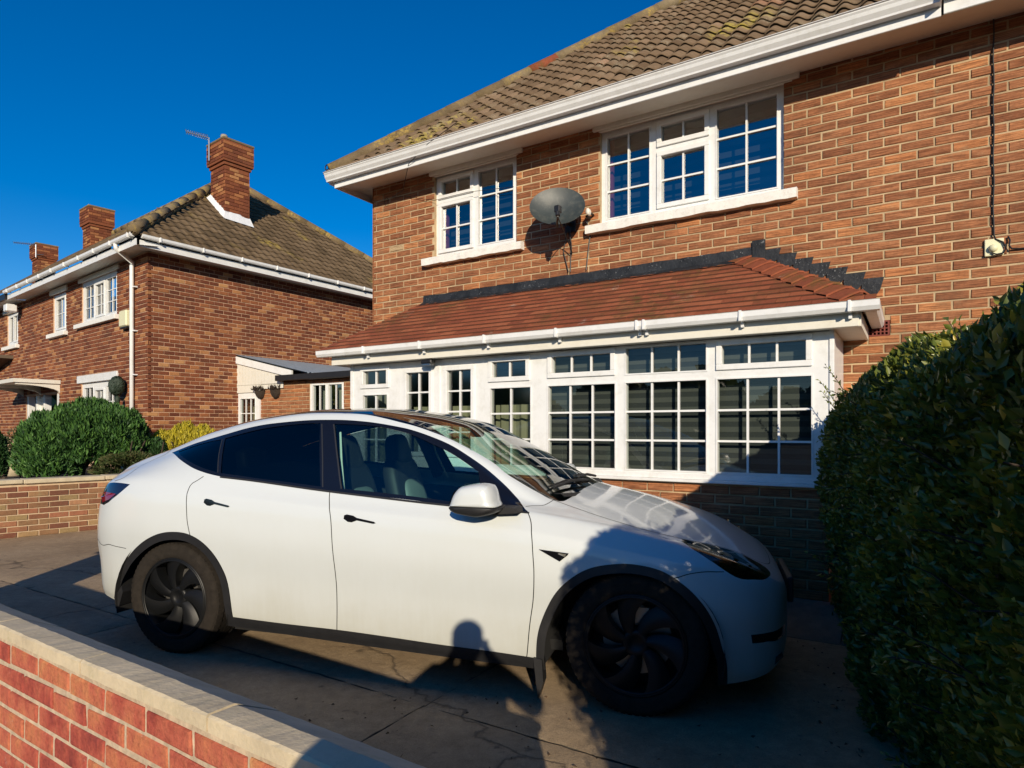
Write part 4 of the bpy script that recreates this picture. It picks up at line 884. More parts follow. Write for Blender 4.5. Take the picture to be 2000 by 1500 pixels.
# ================================================================= garden wall between the gardens
BW = Vector((-6.181, 8.633, 0)); dB = Vector((0.6925, 0.7214, 0)); aB = math.atan2(dB.y, dB.x)
bw = thing('boundary_wall', BW, aB, 'mixed brown and red brick boundary wall behind the tail of the car', 'wall')
s = MB(); s.box(-3.0, 2.2, .01, .2, -.05, .70); s.build('wall_core', 'boundary_mortar', bw)
brickwork(bw, 'boundary_brick', -3.0, 2.2, -.05, .70, [], tones=lambda r_: r_.random(), limit=300, phase=.06, course=.0745)
for i in range(7):
    x = -3.0 + i * .93 - .12; s = MB(); s.bbox(x, x + .925, -.035, .26, .703 + R.uniform(-.003, .003), .762 + R.uniform(-.003, .003), .008); s.build('coping_stone', 'coping', bw)
# ================================================================= the car: one smooth body surface, cut into panels
def pchip(xs,ys):
    xs=np.array(xs,float);ys=np.array(ys,float);h=np.diff(xs);dl=np.diff(ys)/h
    m=np.zeros(len(xs))
    for i in range(1,len(xs)-1):
        if dl[i-1]*dl[i]>0:
            w1=2*h[i]+h[i-1];w2=h[i]+2*h[i-1]; m[i]=(w1+w2)/(w1/dl[i-1]+w2/dl[i])
    m[0]=dl[0];m[-1]=dl[-1]
    def f(x):
        x=np.clip(np.asarray(x,float),xs[0],xs[-1]); i=np.clip(np.searchsorted(xs,x)-1,0,len(xs)-2)
        t=(x-xs[i])/h[i]
        return ((1+2*t)*(1-t)**2*ys[i]+t*(1-t)**2*h[i]*m[i]+t*t*(3-2*t)*ys[i+1]+t*t*(t-1)*h[i]*m[i+1])
    return f
def tb_(s):
    a=[tuple(float(v) for v in p.split(':')) for p in s.split()]
    return pchip([p[0] for p in a],[p[1] for p in a])
XR,XN=-.89,3.66
# half width in plan
Wp=tb_("-.89:.0 -.888:.25 -.88:.42 -.86:.56 -.82:.68 -.76:.775 -.65:.855 -.45:.912 -.1:.945 .5:.952 1.5:.955 2.4:.957 2.8:.955 3.1:.935 3.28:.885 3.42:.81 3.52:.71 3.59:.59 3.635:.42 3.655:.22 3.66:0")
zb=tb_("-.89:.47 -.86:.36 -.8:.315 -.6:.29 -.3:.26 .5:.215 2.4:.175 3.2:.17 3.5:.19 3.6:.24 3.64:.30 3.66:.40")
zB=tb_("-.89:.58 -.87:.64 -.84:.70 -.80:.75 -.76:.83 -.725:.93 -.70:1.0 -.66:1.04 -.55:1.065 -.3:1.095 .1:1.105 .5:1.09 1.04:1.055 1.63:1.02 2.28:.975 2.6:.935 2.9:.885 3.15:.83 3.32:.775 3.46:.71 3.56:.65 3.63:.58 3.66:.46")
zT=tb_("-.89:.59 -.87:.66 -.84:.73 -.80:.78 -.76:.87 -.73:.97 -.705:1.07 -.67:1.115 -.58:1.145 -.3:1.225 0:1.32 .21:1.38 .57:1.449 .96:1.478 1.23:1.47 1.5:1.432 1.73:1.352 1.98:1.20 2.15:1.09 2.3:1.022 2.45:.995 2.6:.972 2.9:.918 3.15:.855 3.32:.795 3.46:.725 3.56:.662 3.63:.59 3.66:.465")
zR=tb_("-.89:.60 -.87:.68 -.84:.75 -.80:.80 -.76:.90 -.735:1.0 -.71:1.11 -.675:1.165 -.60:1.195 -.3:1.295 .06:1.415 .47:1.497 .86:1.532 1.16:1.528 1.37:1.503 1.7:1.412 2.0:1.265 2.2:1.145 2.38:1.055 2.5:1.022 2.65:.992 2.9:.94 3.15:.872 3.32:.806 3.46:.733 3.56:.668 3.63:.595 3.66:.47")
zC=tb_("-.89:.61 -.87:.69 -.84:.77 -.80:.82 -.76:.93 -.74:1.02 -.715:1.13 -.68:1.185 -.60:1.225 -.3:1.345 .06:1.472 .47:1.54 .86:1.568 1.16:1.563 1.37:1.542 1.7:1.478 2.0:1.33 2.3:1.175 2.47:1.075 2.55:1.05 2.7:1.025 2.9:.98 3.15:.895 3.32:.82 3.46:.742 3.56:.675 3.63:.60 3.66:.475")
rB=tb_("-.89:.93 -.6:.935 0:.925 1:.915 2.2:.91 2.6:.905 3.2:.90 3.66:.93")
rT=tb_("-.89:.82 -.7:.80 -.3:.735 .2:.70 1.0:.69 1.5:.70 1.9:.735 2.15:.775 2.3:.80 2.5:.78 2.9:.74 3.3:.72 3.66:.75")
rR=tb_("-.89:.65 -.7:.66 -.3:.60 .2:.59 1.0:.595 1.5:.61 1.9:.655 2.15:.70 2.3:.70 2.5:.62 2.9:.56 3.3:.52 3.66:.5")
def car_ring(x):
    """control polygon -> dense ring; returns t,w,z arrays"""
    W=Wp(x);b=zb(x);B=zB(x);
    L=[(.935,b),(.957,b+.10*(B-b)),(.974,b+.38*(B-b)),(1.0,b+.62*(B-b)),(.992,b+.80*(B-b)),(.975,b+.90*(B-b)),(rB(x),B),((rB(x)+rT(x))/2+.012,(B+zT(x))/2),(rT(x),zT(x)),(rR(x),zR(x)),(rR(x)*.5,zR(x)+.77*(zC(x)-zR(x))),(0,zC(x))]
    return L
CK=12
def car_surf(x,t):
    """x array, t array in [0,1] -> w,z"""
    x=np.atleast_1d(np.asarray(x,float));t=np.atleast_1d(np.asarray(t,float))
    x=np.clip(x,XR,XN)
    W=Wp(x);L=car_ring(x)
    Pw=np.array([np.broadcast_to(l[0],x.shape)*W for l in L]);Pz=np.array([np.broadcast_to(l[1],x.shape) for l in L])
    # mirror/phantom ends
    Pw=np.vstack([2*Pw[:1]-Pw[1:2],Pw,-Pw[-2:-1]]);Pz=np.vstack([2*Pz[:1]-Pz[1:2],Pz,Pz[-2:-1]])
    s=np.clip(t,0,1)*(CK-1); i=np.minimum(s.astype(int),CK-2); u=s-i; j=np.arange(len(x))
    def cr(P):
        a,b,c,d=P[i,j],P[i+1,j],P[i+2,j],P[i+3,j]
        m0=(c-a)*.5;m1=(d-b)*.5
        k0=np.where(i==5,.75,np.where(i==2,.45,0.));k1=np.where(i+1==5,.75,np.where(i+1==2,.45,0.))
        m0=m0*(1-k0)+(c-b)*k0;m1=m1*(1-k1)+(c-b)*k1
        # monotone limiter
        sl=c-b
        lim=3*np.abs(sl)
        m0=np.clip(m0,-lim,lim);m1=np.clip(m1,-lim,lim)
        return (1+2*u)*(1-u)**2*b+u*(1-u)**2*m0+u*u*(3-2*u)*c+u*u*(u-1)*m1
    return cr(Pw),cr(Pz)

plain('car_trim', (0.012, 0.012, 0.013), 0.55, 0.3, 20)
plain('car_gloss_black', (0.006, 0.006, 0.008), 0.08, coat=0.5)
plain('car_dark', (0.006, 0.006, 0.006), 0.9)
plain('car_grey_trim', (0.06, 0.06, 0.06), 0.35, metal=0.6)
plain('tyre', (0.022, 0.018, 0.014), 0.9, 0.35, 25, spec=0.2, bmp=0.003, bscale=80)
plain('wheel_black', (0.006, 0.0065, 0.007), 0.45, 0.15, 10, spec=0.3)
plain('brake_metal', (0.35, 0.34, 0.32), 0.4, metal=0.9)
plain('seat_white', (0.20, 0.22, 0.22), 0.55)
plain('seat_black', (0.02, 0.021, 0.024), 0.6)
plain('lamp_red', (0.20, 0.006, 0.018), 0.12, coat=1.0)
plain('lamp_smoke', (0.010, 0.008, 0.02), 0.08, coat=1.0)
plain('lamp_chrome', (0.50, 0.38, 0.24), 0.25, metal=0.9)
plain('dash_wood', (0.10, 0.06, 0.035), 0.5)
glass_mat('car_glass', (0.60, 0.86, 0.83), 0.05, 1.45)
glass_mat('car_screen', (0.55, 0.68, 0.60), 0.10, 1.5)
glass_mat('car_privacy', (0.13, 0.17, 0.18), 0.03, 1.40)
glass_mat('car_roof_glass', (0.04, 0.04, 0.045), 0.07, 1.5)
glass_mat('car_lens', (0.55, 0.52, 0.48), 0.06, 1.45)
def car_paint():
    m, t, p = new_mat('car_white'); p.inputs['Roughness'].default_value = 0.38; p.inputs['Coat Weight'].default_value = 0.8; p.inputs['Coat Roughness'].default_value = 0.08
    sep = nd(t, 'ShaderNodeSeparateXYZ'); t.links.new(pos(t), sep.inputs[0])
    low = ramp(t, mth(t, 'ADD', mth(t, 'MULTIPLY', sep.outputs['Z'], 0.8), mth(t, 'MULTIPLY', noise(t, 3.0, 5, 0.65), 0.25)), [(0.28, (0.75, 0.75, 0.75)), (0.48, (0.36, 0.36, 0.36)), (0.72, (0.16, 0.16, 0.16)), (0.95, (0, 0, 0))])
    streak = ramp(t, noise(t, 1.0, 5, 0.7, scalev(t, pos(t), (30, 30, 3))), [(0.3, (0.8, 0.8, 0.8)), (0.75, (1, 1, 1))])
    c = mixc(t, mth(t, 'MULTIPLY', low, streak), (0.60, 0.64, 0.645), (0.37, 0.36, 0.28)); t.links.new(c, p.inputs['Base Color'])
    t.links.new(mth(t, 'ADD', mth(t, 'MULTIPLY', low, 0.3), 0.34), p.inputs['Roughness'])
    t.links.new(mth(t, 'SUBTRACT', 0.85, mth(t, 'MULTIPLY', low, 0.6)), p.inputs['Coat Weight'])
car_paint()
CTH = 1.26714465; CP = Vector((-1.87906, 4.89796, 0)); CRZ = math.atan2(-math.cos(CTH), math.sin(CTH))
car = thing('parked_car', CP, CRZ, 'white electric hatchback parked on the drive in front of the porch', 'car')
def S3(x, t, side=-1, off=0.0):
    """body surface points, side -1 = the driver's side seen in the picture"""
    x = np.atleast_1d(np.asarray(x, float)); t = np.atleast_1d(np.asarray(t, float)); w, z = car_surf(x, t)
    if off or off is None: pass
    P = np.stack([x, side * w, z], 1)
    if off: P = P + off * N3(x, t, side)
    return P
def N3(x, t, side=-1):
    x = np.atleast_1d(np.asarray(x, float)); t = np.atleast_1d(np.asarray(t, float)); e = 2e-3
    xa, xb = np.clip(x - e, XR + 1e-4, XN - 1e-4), np.clip(x + e, XR + 1e-4, XN - 1e-4); ta, tb = np.clip(t - e, 0, 1), np.clip(t + e, 0, 1)
    wa, za = car_surf(xa, t); wb, zb_ = car_surf(xb, t); wc, zc = car_surf(x, ta); wd, zd = car_surf(x, tb)
    du = np.stack([xb - xa, wb - wa, zb_ - za], 1); dv = np.stack([0 * x, wd - wc, zd - zc], 1); n = np.cross(dv, du); n /= np.maximum(np.linalg.norm(n, axis=1, keepdims=True), 1e-9)
    # outward = away from the axis
    n[(n[:, 1] < 0) & (wd > 0.3)] *= -1
    flip = (n[:, 2] < 0) & (t > .9); n[flip] *= -1
    n[:, 1] *= side; return n
def z2t(x, z):
    ts = np.linspace(0, 1, 401); w, zz = car_surf(np.full(401, x), ts); return float(np.interp(z, zz, ts))
def zz(pts): return [(x, z2t(x, z)) for x, z in pts]
def dens(pts, closed=False, step=0.02, smooth=True):
    """Catmull-Rom densify in (x, t)"""
    P = [np.array(p, float) for p in pts]; n = len(P); out = []
    rng = range(n if closed else n - 1)
    for i in rng:
        p1, p2 = P[i], P[(i + 1) % n]; p0 = P[(i - 1) % n] if closed or i > 0 else 2 * p1 - p2; p3 = P[(i + 2) % n] if closed or i < n - 2 else 2 * p2 - p1
        m = max(1, int(np.hypot(p2[0] - p1[0], (p2[1] - p1[1]) * 2.2) / step))
        for k in range(m):
            u = k / m
            if smooth: q = 0.5 * (2 * p1 + (p2 - p0) * u + (2 * p0 - 5 * p1 + 4 * p2 - p3) * u * u + (3 * p1 - p0 - 3 * p2 + p3) * u ** 3)
            else: q = p1 + (p2 - p1) * u
            out.append((float(q[0]), float(min(1, max(0, q[1])))))
    if not closed: out.append(tuple(float(v) for v in P[-1]))
    return out
DLO_T = zz([(-.242, 1.26), (-.056, 1.323), (.16, 1.376), (.358, 1.424), (.553, 1.455), (.747, 1.471), (.942, 1.478), (1.119, 1.475), (1.305, 1.459), (1.474, 1.433), (1.609, 1.401), (1.745, 1.355), (1.871, 1.296), (2.007, 1.217), (2.125, 1.134), (2.218, 1.058), (2.269, 1.018), (2.335, .976)])
DLO_B = zz([(2.201, .988), (1.905, 1.003), (1.643, 1.024), (1.314, 1.044), (1.111, 1.061), (.832, 1.085), (.536, 1.107), (.341, 1.125), (.189, 1.15), (.062, 1.182), (-.081, 1.225)])
dlo = dens(DLO_T, step=.02) + dens([DLO_T[-1]] + DLO_B + [DLO_T[0]], step=.02)[1:-1]
FG = zz([(1.03, 1.452), (1.204, 1.446), (1.381, 1.428), (1.55, 1.392), (1.728, 1.324), (1.888, 1.246), (1.998, 1.179)]); FG2 = zz([(2.035, 1.10), (2.057, 1.011)]); FG3 = zz([(1.897, 1.022), (1.635, 1.045), (1.314, 1.067), (1.204, 1.073)])
fglass = dens(FG) + dens([FG[-1]] + FG2, smooth=False)[1:] + dens([FG2[-1]] + FG3)[1:] + dens([FG3[-1], FG[0]], smooth=False)[1:-1]
RG = zz([(.223, 1.359), (.46, 1.413), (.688, 1.444), (.93, 1.457)]); RG2 = zz([(1.06, 1.082), (.823, 1.103), (.603, 1.121), (.333, 1.145)])
rglass = dens(RG) + dens([RG[-1], RG2[0]], smooth=False)[1:] + dens(RG2)[1:] + dens([RG2[-1], RG[0]], smooth=False)[1:-1]
QG = zz([(-.165, 1.268), (0.0, 1.318), (.195, 1.351)]); QG2 = zz([(.299, 1.15), (.172, 1.175), (.04, 1.209), (-.08, 1.243)])
qglass = dens(QG) + dens([QG[-1], QG2[0]], smooth=False)[1:] + dens(QG2 + [QG[0]])[1:-1]
gapR = dens(zz([(.215, 1.123), (.181, 1.097), (.147, 1.067), (.150, .985), (.166, .879), (.181, .813), (.195, .76)])); gapM = dens(zz([(1.128, 1.058), (1.172, .946), (1.200, .774), (1.212, .597), (1.212, .426), (1.204, .27)])); gapF = dens(zz([(2.33, .974), (2.362, .91), (2.379, .787), (2.387, .68), (2.379, .549), (2.353, .383), (2.336, .237)]))
gapA = dens([(2.300, .664), (2.328, .70), (2.379, .727), (2.404, .758), (2.421, .791)])
sill = dens(zz([(.40, .28), (.832, .272), (1.204, .27), (1.542, .261), (1.846, .25), (2.117, .245), (2.336, .237), (2.45, .231)]))
def arch(cx, cz, r, r2, x0, x1, n=56):
    out = []
    for i in range(n + 1):
        a = math.pi * (1 + .14) - (math.pi * 1.28) * i / n; x = cx + r * math.cos(a); z = cz + r2 * math.sin(a); out.append((x, z))
    return out
AR = zz([(-.535, .30), (-.487, .40), (-.41, .52), (-.309, .625), (-.183, .71), (-.056, .764), (.06, .782), (.172, .775), (.274, .735), (.358, .664), (.417, .574), (.458, .455), (.477, .28), (.478, .10)])
AF = zz([(2.387, .10), (2.387, .233), (2.396, .349), (2.429, .459), (2.488, .574), (2.565, .659), (2.666, .723), (2.784, .752), (2.894, .757), (3.013, .735), (3.122, .673), (3.207, .587), (3.266, .482), (3.3, .364), (3.323, .271), (3.325, .10)])
archR = dens(AR + [(.47, 0.0), (-.53, 0.0)], step=.02); archF = dens(AF + [(3.325, 0), (2.39, 0)], step=.02)
def shrink(poly, cx, cz, d):
    out = []
    for (x, t) in poly:
        w, z = car_surf([x], [t]); z = float(z[0])
        if t <= 0.002: out.append((cx + (x - cx) * (1 - d / .46), 0.0)); continue
        v = np.array([x - cx, z - cz]); l = np.hypot(*v); v *= (l - d) / l; out.append((cx + v[0], z2t(cx + v[0], cz + v[1])))
    return out
archRi = shrink(archR, .0, .33, .05); archFi = shrink(archF, 2.86, .33, .045)
tail = dens(zz([(-.66, 1.045), (-.555, 1.064), (-.36, 1.06), (-.445, .995), (-.538, .938), (-.60, .915), (-.70, .895), (-.755, .83), (-.72, .95)]), True, smooth=False)
head = dens([(3.106, .661), (3.182, .694), (3.276, .730), (3.385, .765), (3.458, .768), (3.525, .755), (3.545, .69), (3.52, .53), (3.444, .479), (3.385, .458), (3.339, .467), (3.276, .494), (3.207, .524), (3.148, .564)], True)
intake = dens(zz([(3.437, .415), (3.522, .408), (3.595, .403), (3.62, .40), (3.62, .345), (3.60, .347), (3.522, .362), (3.444, .37)]), True, smooth=False)
gapFB = dens(zz([(3.05, .695), (3.097, .704), (3.156, .723), (3.232, .731), (3.31, .727)])); gapRB = dens(zz([(-.84, .668), (-.70, .668), (-.52, .660), (-.36, .648)]))
hood = dens([(2.421, .791), (2.565, .757), (2.767, .70), (2.928, .664), (3.106, .676), (3.276, .736), (3.385, .770), (3.46, .775), (3.53, .80), (3.565, .87), (3.575, 1.0)])
wsed = [(-.56, .80), (-.3, .80), (.3, .80), (.9, .79), (1.187, .776), (1.356, .757), (1.516, .750), (1.669, .767), (1.812, .797), (2.049, .818), (2.15, .812), (2.269, .812), (2.345, .809), (2.421, .791)]
ws = dens(wsed + [(2.472, .80), (2.50, .88), (2.515, 1.0)]); wsr = dens([(-.56, .80), (-.58, .9), (-.59, 1.0)])
cut1 = [(.30, .80), (.33, .9), (.35, 1.0)]; cut2 = [(1.60, .757), (1.66, .86), (1.70, 1.0)]
tg = dens([(-.30, .80), (-.30, .757), (-.386, .739), (-.445, .70), (-.455, .621), (-.479, .573), (-.555, .558)])
POLY = dict(dlo=dlo, fglass=fglass, rglass=rglass, qglass=qglass, archR=archR, archF=archF, archRi=archRi, archFi=archFi, tail=tail, head=head, intake=intake)
LINES = dict(gapR=gapR, gapM=gapM, gapF=gapF, gapA=gapA, sill=sill, gapFB=gapFB, gapRB=gapRB, hood=hood, ws=ws, wsr=wsr, c1=dens(cut1, smooth=False), c2=dens(cut2, smooth=False), tg=tg)
def pip(poly, X, Y):
    inside = np.zeros(len(X), bool); n = len(poly); j = n - 1
    for i in range(n):
        xi, yi = poly[i]; xj, yj = poly[j]
        c = ((yi > Y) != (yj > Y)) & (X < (xj - xi) * (Y - yi) / (yj - yi + 1e-12) + xi); inside ^= c; j = i
    return inside
TS = 2.2
def cut_body():
    xs = np.unique(np.round(np.concatenate([XR + .28 * (1 - np.cos(np.linspace(.0, np.pi / 2, 26))), np.arange(XR + .30, 3.28, .034), XN - .40 * (1 - np.sin(np.linspace(0, np.pi / 2, 34)))]), 5))
    ts = np.unique(np.round(np.concatenate([np.linspace(0, 1, 78)]), 5))
    pts = []; edges = []
    def addline(L, closed):
        o = len(pts); pts.extend((p[0], p[1] * TS) for p in L); n = len(L)
        edges.extend((o + i, o + i + 1) for i in range(n - 1))
        if closed: edges.append((o + n - 1, o))
    for P in POLY.values(): addline(P, True)
    for L in LINES.values(): addline(L, False)
    B = np.array(pts); G = np.array([(x, t * TS) for x in xs for t in ts])
    keep = np.ones(len(G), bool)
    for k in range(0, len(G), 400):
        d = ((G[k:k + 400, None, :] - B[None]) ** 2).sum(2).min(1); keep[k:k + 400] = d > .011 ** 2
    edge = (G[:, 1] < 1e-6) | (G[:, 1] > TS - 1e-6) | (G[:, 0] < XR + 1e-6) | (G[:, 0] > XN - 1e-6)
    G = G[keep | edge]
    allp = pts + [tuple(g) for g in G]
    r = delaunay_2d_cdt([Vector(p) for p in allp], edges, [], 0, 1e-5)
    V = np.array([(v.x, v.y / TS) for v in r[0]]); F = np.array([f for f in r[2] if len(f) == 3])
    V[:, 1] = np.clip(V[:, 1], 0, 1); V[:, 0] = np.clip(V[:, 0], XR, XN)
    C = V[F].mean(1); X, Y = C[:, 0], C[:, 1]
    lab = np.array(['body_side'] * len(F), dtype=object)
    sx_ = np.array(sill); inx = lambda L, y: np.interp(y, *zip(*sorted(((t, x) for x, t in L))))
    lab[(X > 2.30) & (Y < .80)] = 'front_wing'
    # doors
    m = (Y < .60) & (X > inx(gapM, Y)) & (X < inx(gapF, Y)); lab[m] = 'front_door'
    m = (Y < .60) & (X > inx(gapR, Y)) & (X <= inx(gapM, Y)); lab[m] = 'rear_door'
    m = (X >= inx(gapF, Y)) & (Y < .66); lab[m] = 'front_wing'
    hx_ = np.array(hood); hoody = np.interp(X, hx_[:, 0], hx_[:, 1]); m = (X > 2.42) & (Y > hoody) & (X < inx([h for h in hood if h[0] > 3.4], Y)); lab[m & (X > 2.3)] = 'bonnet'
    fb = np.array(gapFB); m = (X > 3.05) & (((Y < np.interp(X, fb[:, 0], fb[:, 1]))) | (X > 3.31) & (lab != 'bonnet')); lab[m & (lab != 'bonnet')] = 'front_bumper'
    rb = np.array(gapRB); m = (X < -.33) & (Y < np.interp(X, rb[:, 0], rb[:, 1])); lab[m] = 'rear_bumper'
    tgx = np.interp(Y, [.558, .573, .621, .70, .739, .757, .80, 1], [-.555, -.479, -.455, -.445, -.386, -.30, -.30, -.30]); m = (Y > .54) & (X < tgx); lab[m & (lab == 'body_side')] = 'tailgate'
    m = (X < -.55) & (Y > .30) & (lab == 'body_side') & (X < -.74); lab[m] = 'tailgate'
    sy_ = np.interp(X, sx_[:, 0], sx_[:, 1]); m = (X > .40) & (X < 2.45) & (Y < sy_); lab[m] = 'sill_trim'
    # glass over the cabin
    wx = np.array(wsed); ey = np.interp(X, wx[:, 0], wx[:, 1]); front = inx([w for w in ws if w[0] > 2.42], Y); back = np.interp(Y, [.8, .9, 1], [-.56, -.58, -.59]); m = (Y > ey) & (X > back) & (X < np.where(Y > .79, front, 2.42)) & (X < 2.52)
    lab[m] = 'roof_glass'; lab[m & (X < np.interp(Y, [.8, .9, 1], [.30, .33, .35]))] = 'rear_screen'; lab[m & (X > np.interp(Y, [.757, .86, 1], [1.60, 1.66, 1.70]))] = 'windscreen'
    for k_, nm in (('dlo', 'window_surround'), ('fglass', 'front_window'), ('rglass', 'rear_window'), ('qglass', 'quarter_window'), ('tail', 'tail_light'), ('head', 'headlight'), ('intake', 'lower_grille'), ('archR', 'arch_trim'), ('archF', 'arch_trim_front'), ('archRi', None), ('archFi', None)):
        m = pip(POLY[k_], X, Y); lab[m] = nm if nm else ''
    return V, F, lab
BV, BF, BL = cut_body()
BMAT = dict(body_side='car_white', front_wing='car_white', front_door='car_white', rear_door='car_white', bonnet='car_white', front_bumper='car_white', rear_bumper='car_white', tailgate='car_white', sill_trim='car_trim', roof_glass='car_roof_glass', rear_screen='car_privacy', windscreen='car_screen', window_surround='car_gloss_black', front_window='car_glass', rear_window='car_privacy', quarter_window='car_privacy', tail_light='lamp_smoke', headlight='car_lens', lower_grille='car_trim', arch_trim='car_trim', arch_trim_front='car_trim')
CENTRE = ('bonnet', 'front_bumper', 'rear_bumper', 'tailgate', 'roof_glass', 'rear_screen', 'windscreen')
OFFS = dict(front_window=-.004, rear_window=-.004, quarter_window=-.003, arch_trim=.004, arch_trim_front=.004, sill_trim=.004, lower_grille=-.012, headlight=.0)
CARP = {}
for nm in BMAT:
    f = BF[BL == nm]
    if not len(f): continue
    ids = np.unique(f); mp = np.zeros(len(BV), int); mp[ids] = np.arange(len(ids)); f2 = mp[f]; x, t = BV[ids, 0], BV[ids, 1]; off = OFFS.get(nm, 0.0)
    halves = [(-1,), (1,)] if nm not in CENTRE else [(-1, 1)]
    for sides in halves:
        P = []; Nn = []; Fs = []
        for sd in sides:
            o = sum(len(a) for a in P); p3 = S3(x, t, sd, off); n3 = N3(x, t, sd)
            if sd < 0: q = f2
            else: q = f2[:, ::-1]
            a, b, c = p3[q[:, 0]], p3[q[:, 1]], p3[q[:, 2]]; fn = np.cross(b - a, c - a); good = np.linalg.norm(fn, axis=1) > 1e-10
            q = q[good]; fn = fn[good]; dots = (fn * n3[q[:, 0]]).sum(1)
            q = np.where((dots < 0)[:, None], q[:, ::-1], q)
            P.append(p3); Nn.append(n3); Fs.append(q + o)
        P = np.concatenate(P); Nn = np.concatenate(Nn); Fq = np.concatenate(Fs)
        name = 'arch_trim' if nm.startswith('arch') else nm
        me = bpy.data.meshes.new(name); me.from_pydata(P.tolist(), [], Fq.tolist()); me.update(); me.materials.append(MAT[BMAT[nm]])
        me.polygons.foreach_set('use_smooth', [True] * len(me.polygons)); me.normals_split_custom_set_from_vertices(Nn.tolist())
        ob = link(name, me, car); CARP[(nm, sides[0])] = ob
# ---------------------------------------------------------------- panel gaps, trims
def strip(L, wid, off, name, mat, sides=(-1, 1), parent=None):
    for sd in sides:
        x = np.array([p[0] for p in L]); t = np.array([p[1] for p in L]); P = S3(x, t, sd, off); N = N3(x, t, sd); T_ = np.gradient(P, axis=0); B_ = np.cross(N, T_); B_ /= np.maximum(np.linalg.norm(B_, axis=1, keepdims=True), 1e-9)
        V = np.concatenate([P - B_ * wid / 2, P + B_ * wid / 2]); n = len(P); F = [(i, i + 1, n + i + 1, n + i) for i in range(n - 1)]
        m = MB(); m.add([tuple(v) for v in V], F); m.build(name, mat, parent or car)
for L in (gapR, gapM, gapF): strip(L, .0048, .0012, 'panel_gap', 'car_dark')
for L in (gapA, gapFB, gapRB, tg, hood): strip(L, .0042, .0012, 'panel_gap', 'car_dark')
strip(dens(zz([(.945, 1.452), (1.02, 1.26), (1.075, 1.08)])), .008, .001, 'window_strip', 'car_grey_trim'); strip(dens(zz([(.205, 1.352), (.255, 1.25), (.31, 1.148)])), .006, .001, 'window_strip', 'car_grey_trim')
strip(dens(zz([(1.03, 1.45), (1.12, 1.26), (1.20, 1.073)])), .010, .001, 'window_strip', 'car_grey_trim')
# bright lower edge on the window line is matt black here; crease on the shoulder
strip(dens(zz([(2.335, .976), (2.201, .985), (1.905, 1.0), (1.314, 1.041), (.832, 1.082), (.341, 1.122)])), .012, .003, 'waist_seal', 'car_trim')
# tail light inner red lens
q = zz([(-.70, .965), (-.60, 1.0), (-.47, .995), (-.54, .955), (-.62, .93)]); qd = dens(q, True, smooth=False)
for sd in (-1, 1):
    c = np.mean(np.array(qd), 0); x = np.array([p[0] for p in qd] + [c[0]]); t = np.array([p[1] for p in qd] + [c[1]]); P = S3(x, t, sd, .003); n = len(qd); m = MB()
    m.add([tuple(p) for p in P], [(i, (i + 1) % n, n) for i in range(n)]); m.build('red_lens', 'lamp_red', CARP[('tail_light', sd)])
# headlight bowls behind the clear lens
f = BF[BL == 'headlight']; ids = np.unique(f); mp = np.zeros(len(BV), int); mp[ids] = np.arange(len(ids))
for sd in (-1, 1):
    x, t = BV[ids, 0], BV[ids, 1]; N = N3(x, t, sd); P = S3(x, t, sd, -.012) - np.stack([0.02 + 0 * x, 0 * x, 0 * x], 1); mi = ((x > 3.33) & (t > .54)).astype(int)
    me = MB(); me.add([tuple(p) for p in P], [tuple(int(a) for a in r_) for r_ in mp[f]]); me.m = [1 if sum(mi[mp[r_]]) >= 2 else 0 for r_ in f]; me.build('lamp_bowl', ['car_gloss_black', 'lamp_chrome'], CARP[('headlight', sd)], smooth=True)
for sd in (-1, 1):
    for (x_, t_, r_) in ((3.37, .60, .030), (3.44, .62, .026), (3.30, .62, .024)):
        c_ = Vector(S3([x_], [t_], sd, -.028)[0]); d_ = Vector((.86, sd * .45, .1)).normalized(); a_ = d_.orthogonal().normalized(); b_ = d_.cross(a_)
        m = MB(); m.lathe([(r_ * 1.25, .012), (r_ * 1.1, .016), (r_, .006)], lambda r2, an, h: tuple(c_ + (a_ * math.cos(an) + b_ * math.sin(an)) * r2 + d_ * h), 20); m.build('lamp_ring', 'lamp_chrome', CARP[('headlight', sd)], smooth=True)
        m = MB(); m.lathe([(r_, .004), (r_ * .7, .012), (r_ * .3, .016), (.0005, .017)], lambda r2, an, h: tuple(c_ + (a_ * math.cos(an) + b_ * math.sin(an)) * r2 + d_ * h), 20); m.build('projector_lens', 'lamp_smoke', CARP[('headlight', sd)], smooth=True)
# door handles (flush levers)
def handle(x0, z0, x1, z1, door):
    for sd in (-1, 1):
        t0, t1 = z2t(x0, z0), z2t(x1, z1); a, b = S3([x0], [t0], sd, .0)[0], S3([x1], [t1], sd, .0)[0]; a, b = Vector(a), Vector(b); d = (b - a).normalized(); nrm = Vector((0, sd, .12)).normalized(); up = nrm.cross(d).normalized()
        if up.z < 0: up = -up
        out = [(0, -.012), (.03, -.024), (.055, -.022), (.085, -.006), (.19, -.006), (.203, 0), (.19, .006), (.08, .008), (.055, .016), (.015, .016), (.0, .008)]
        L = (b - a).length / .20; m = MB(); m.prism([(p * L, q_) for p, q_ in out], lambda p, h: tuple(a + d * p[0] + up * p[1] + nrm * h), -.003, .004); m.build('door_handle', 'car_gloss_black', CARP[(door, sd)])
handle(.288, .981, .478, .952, 'rear_door'); handle(1.268, .924, 1.468, .897, 'front_door')
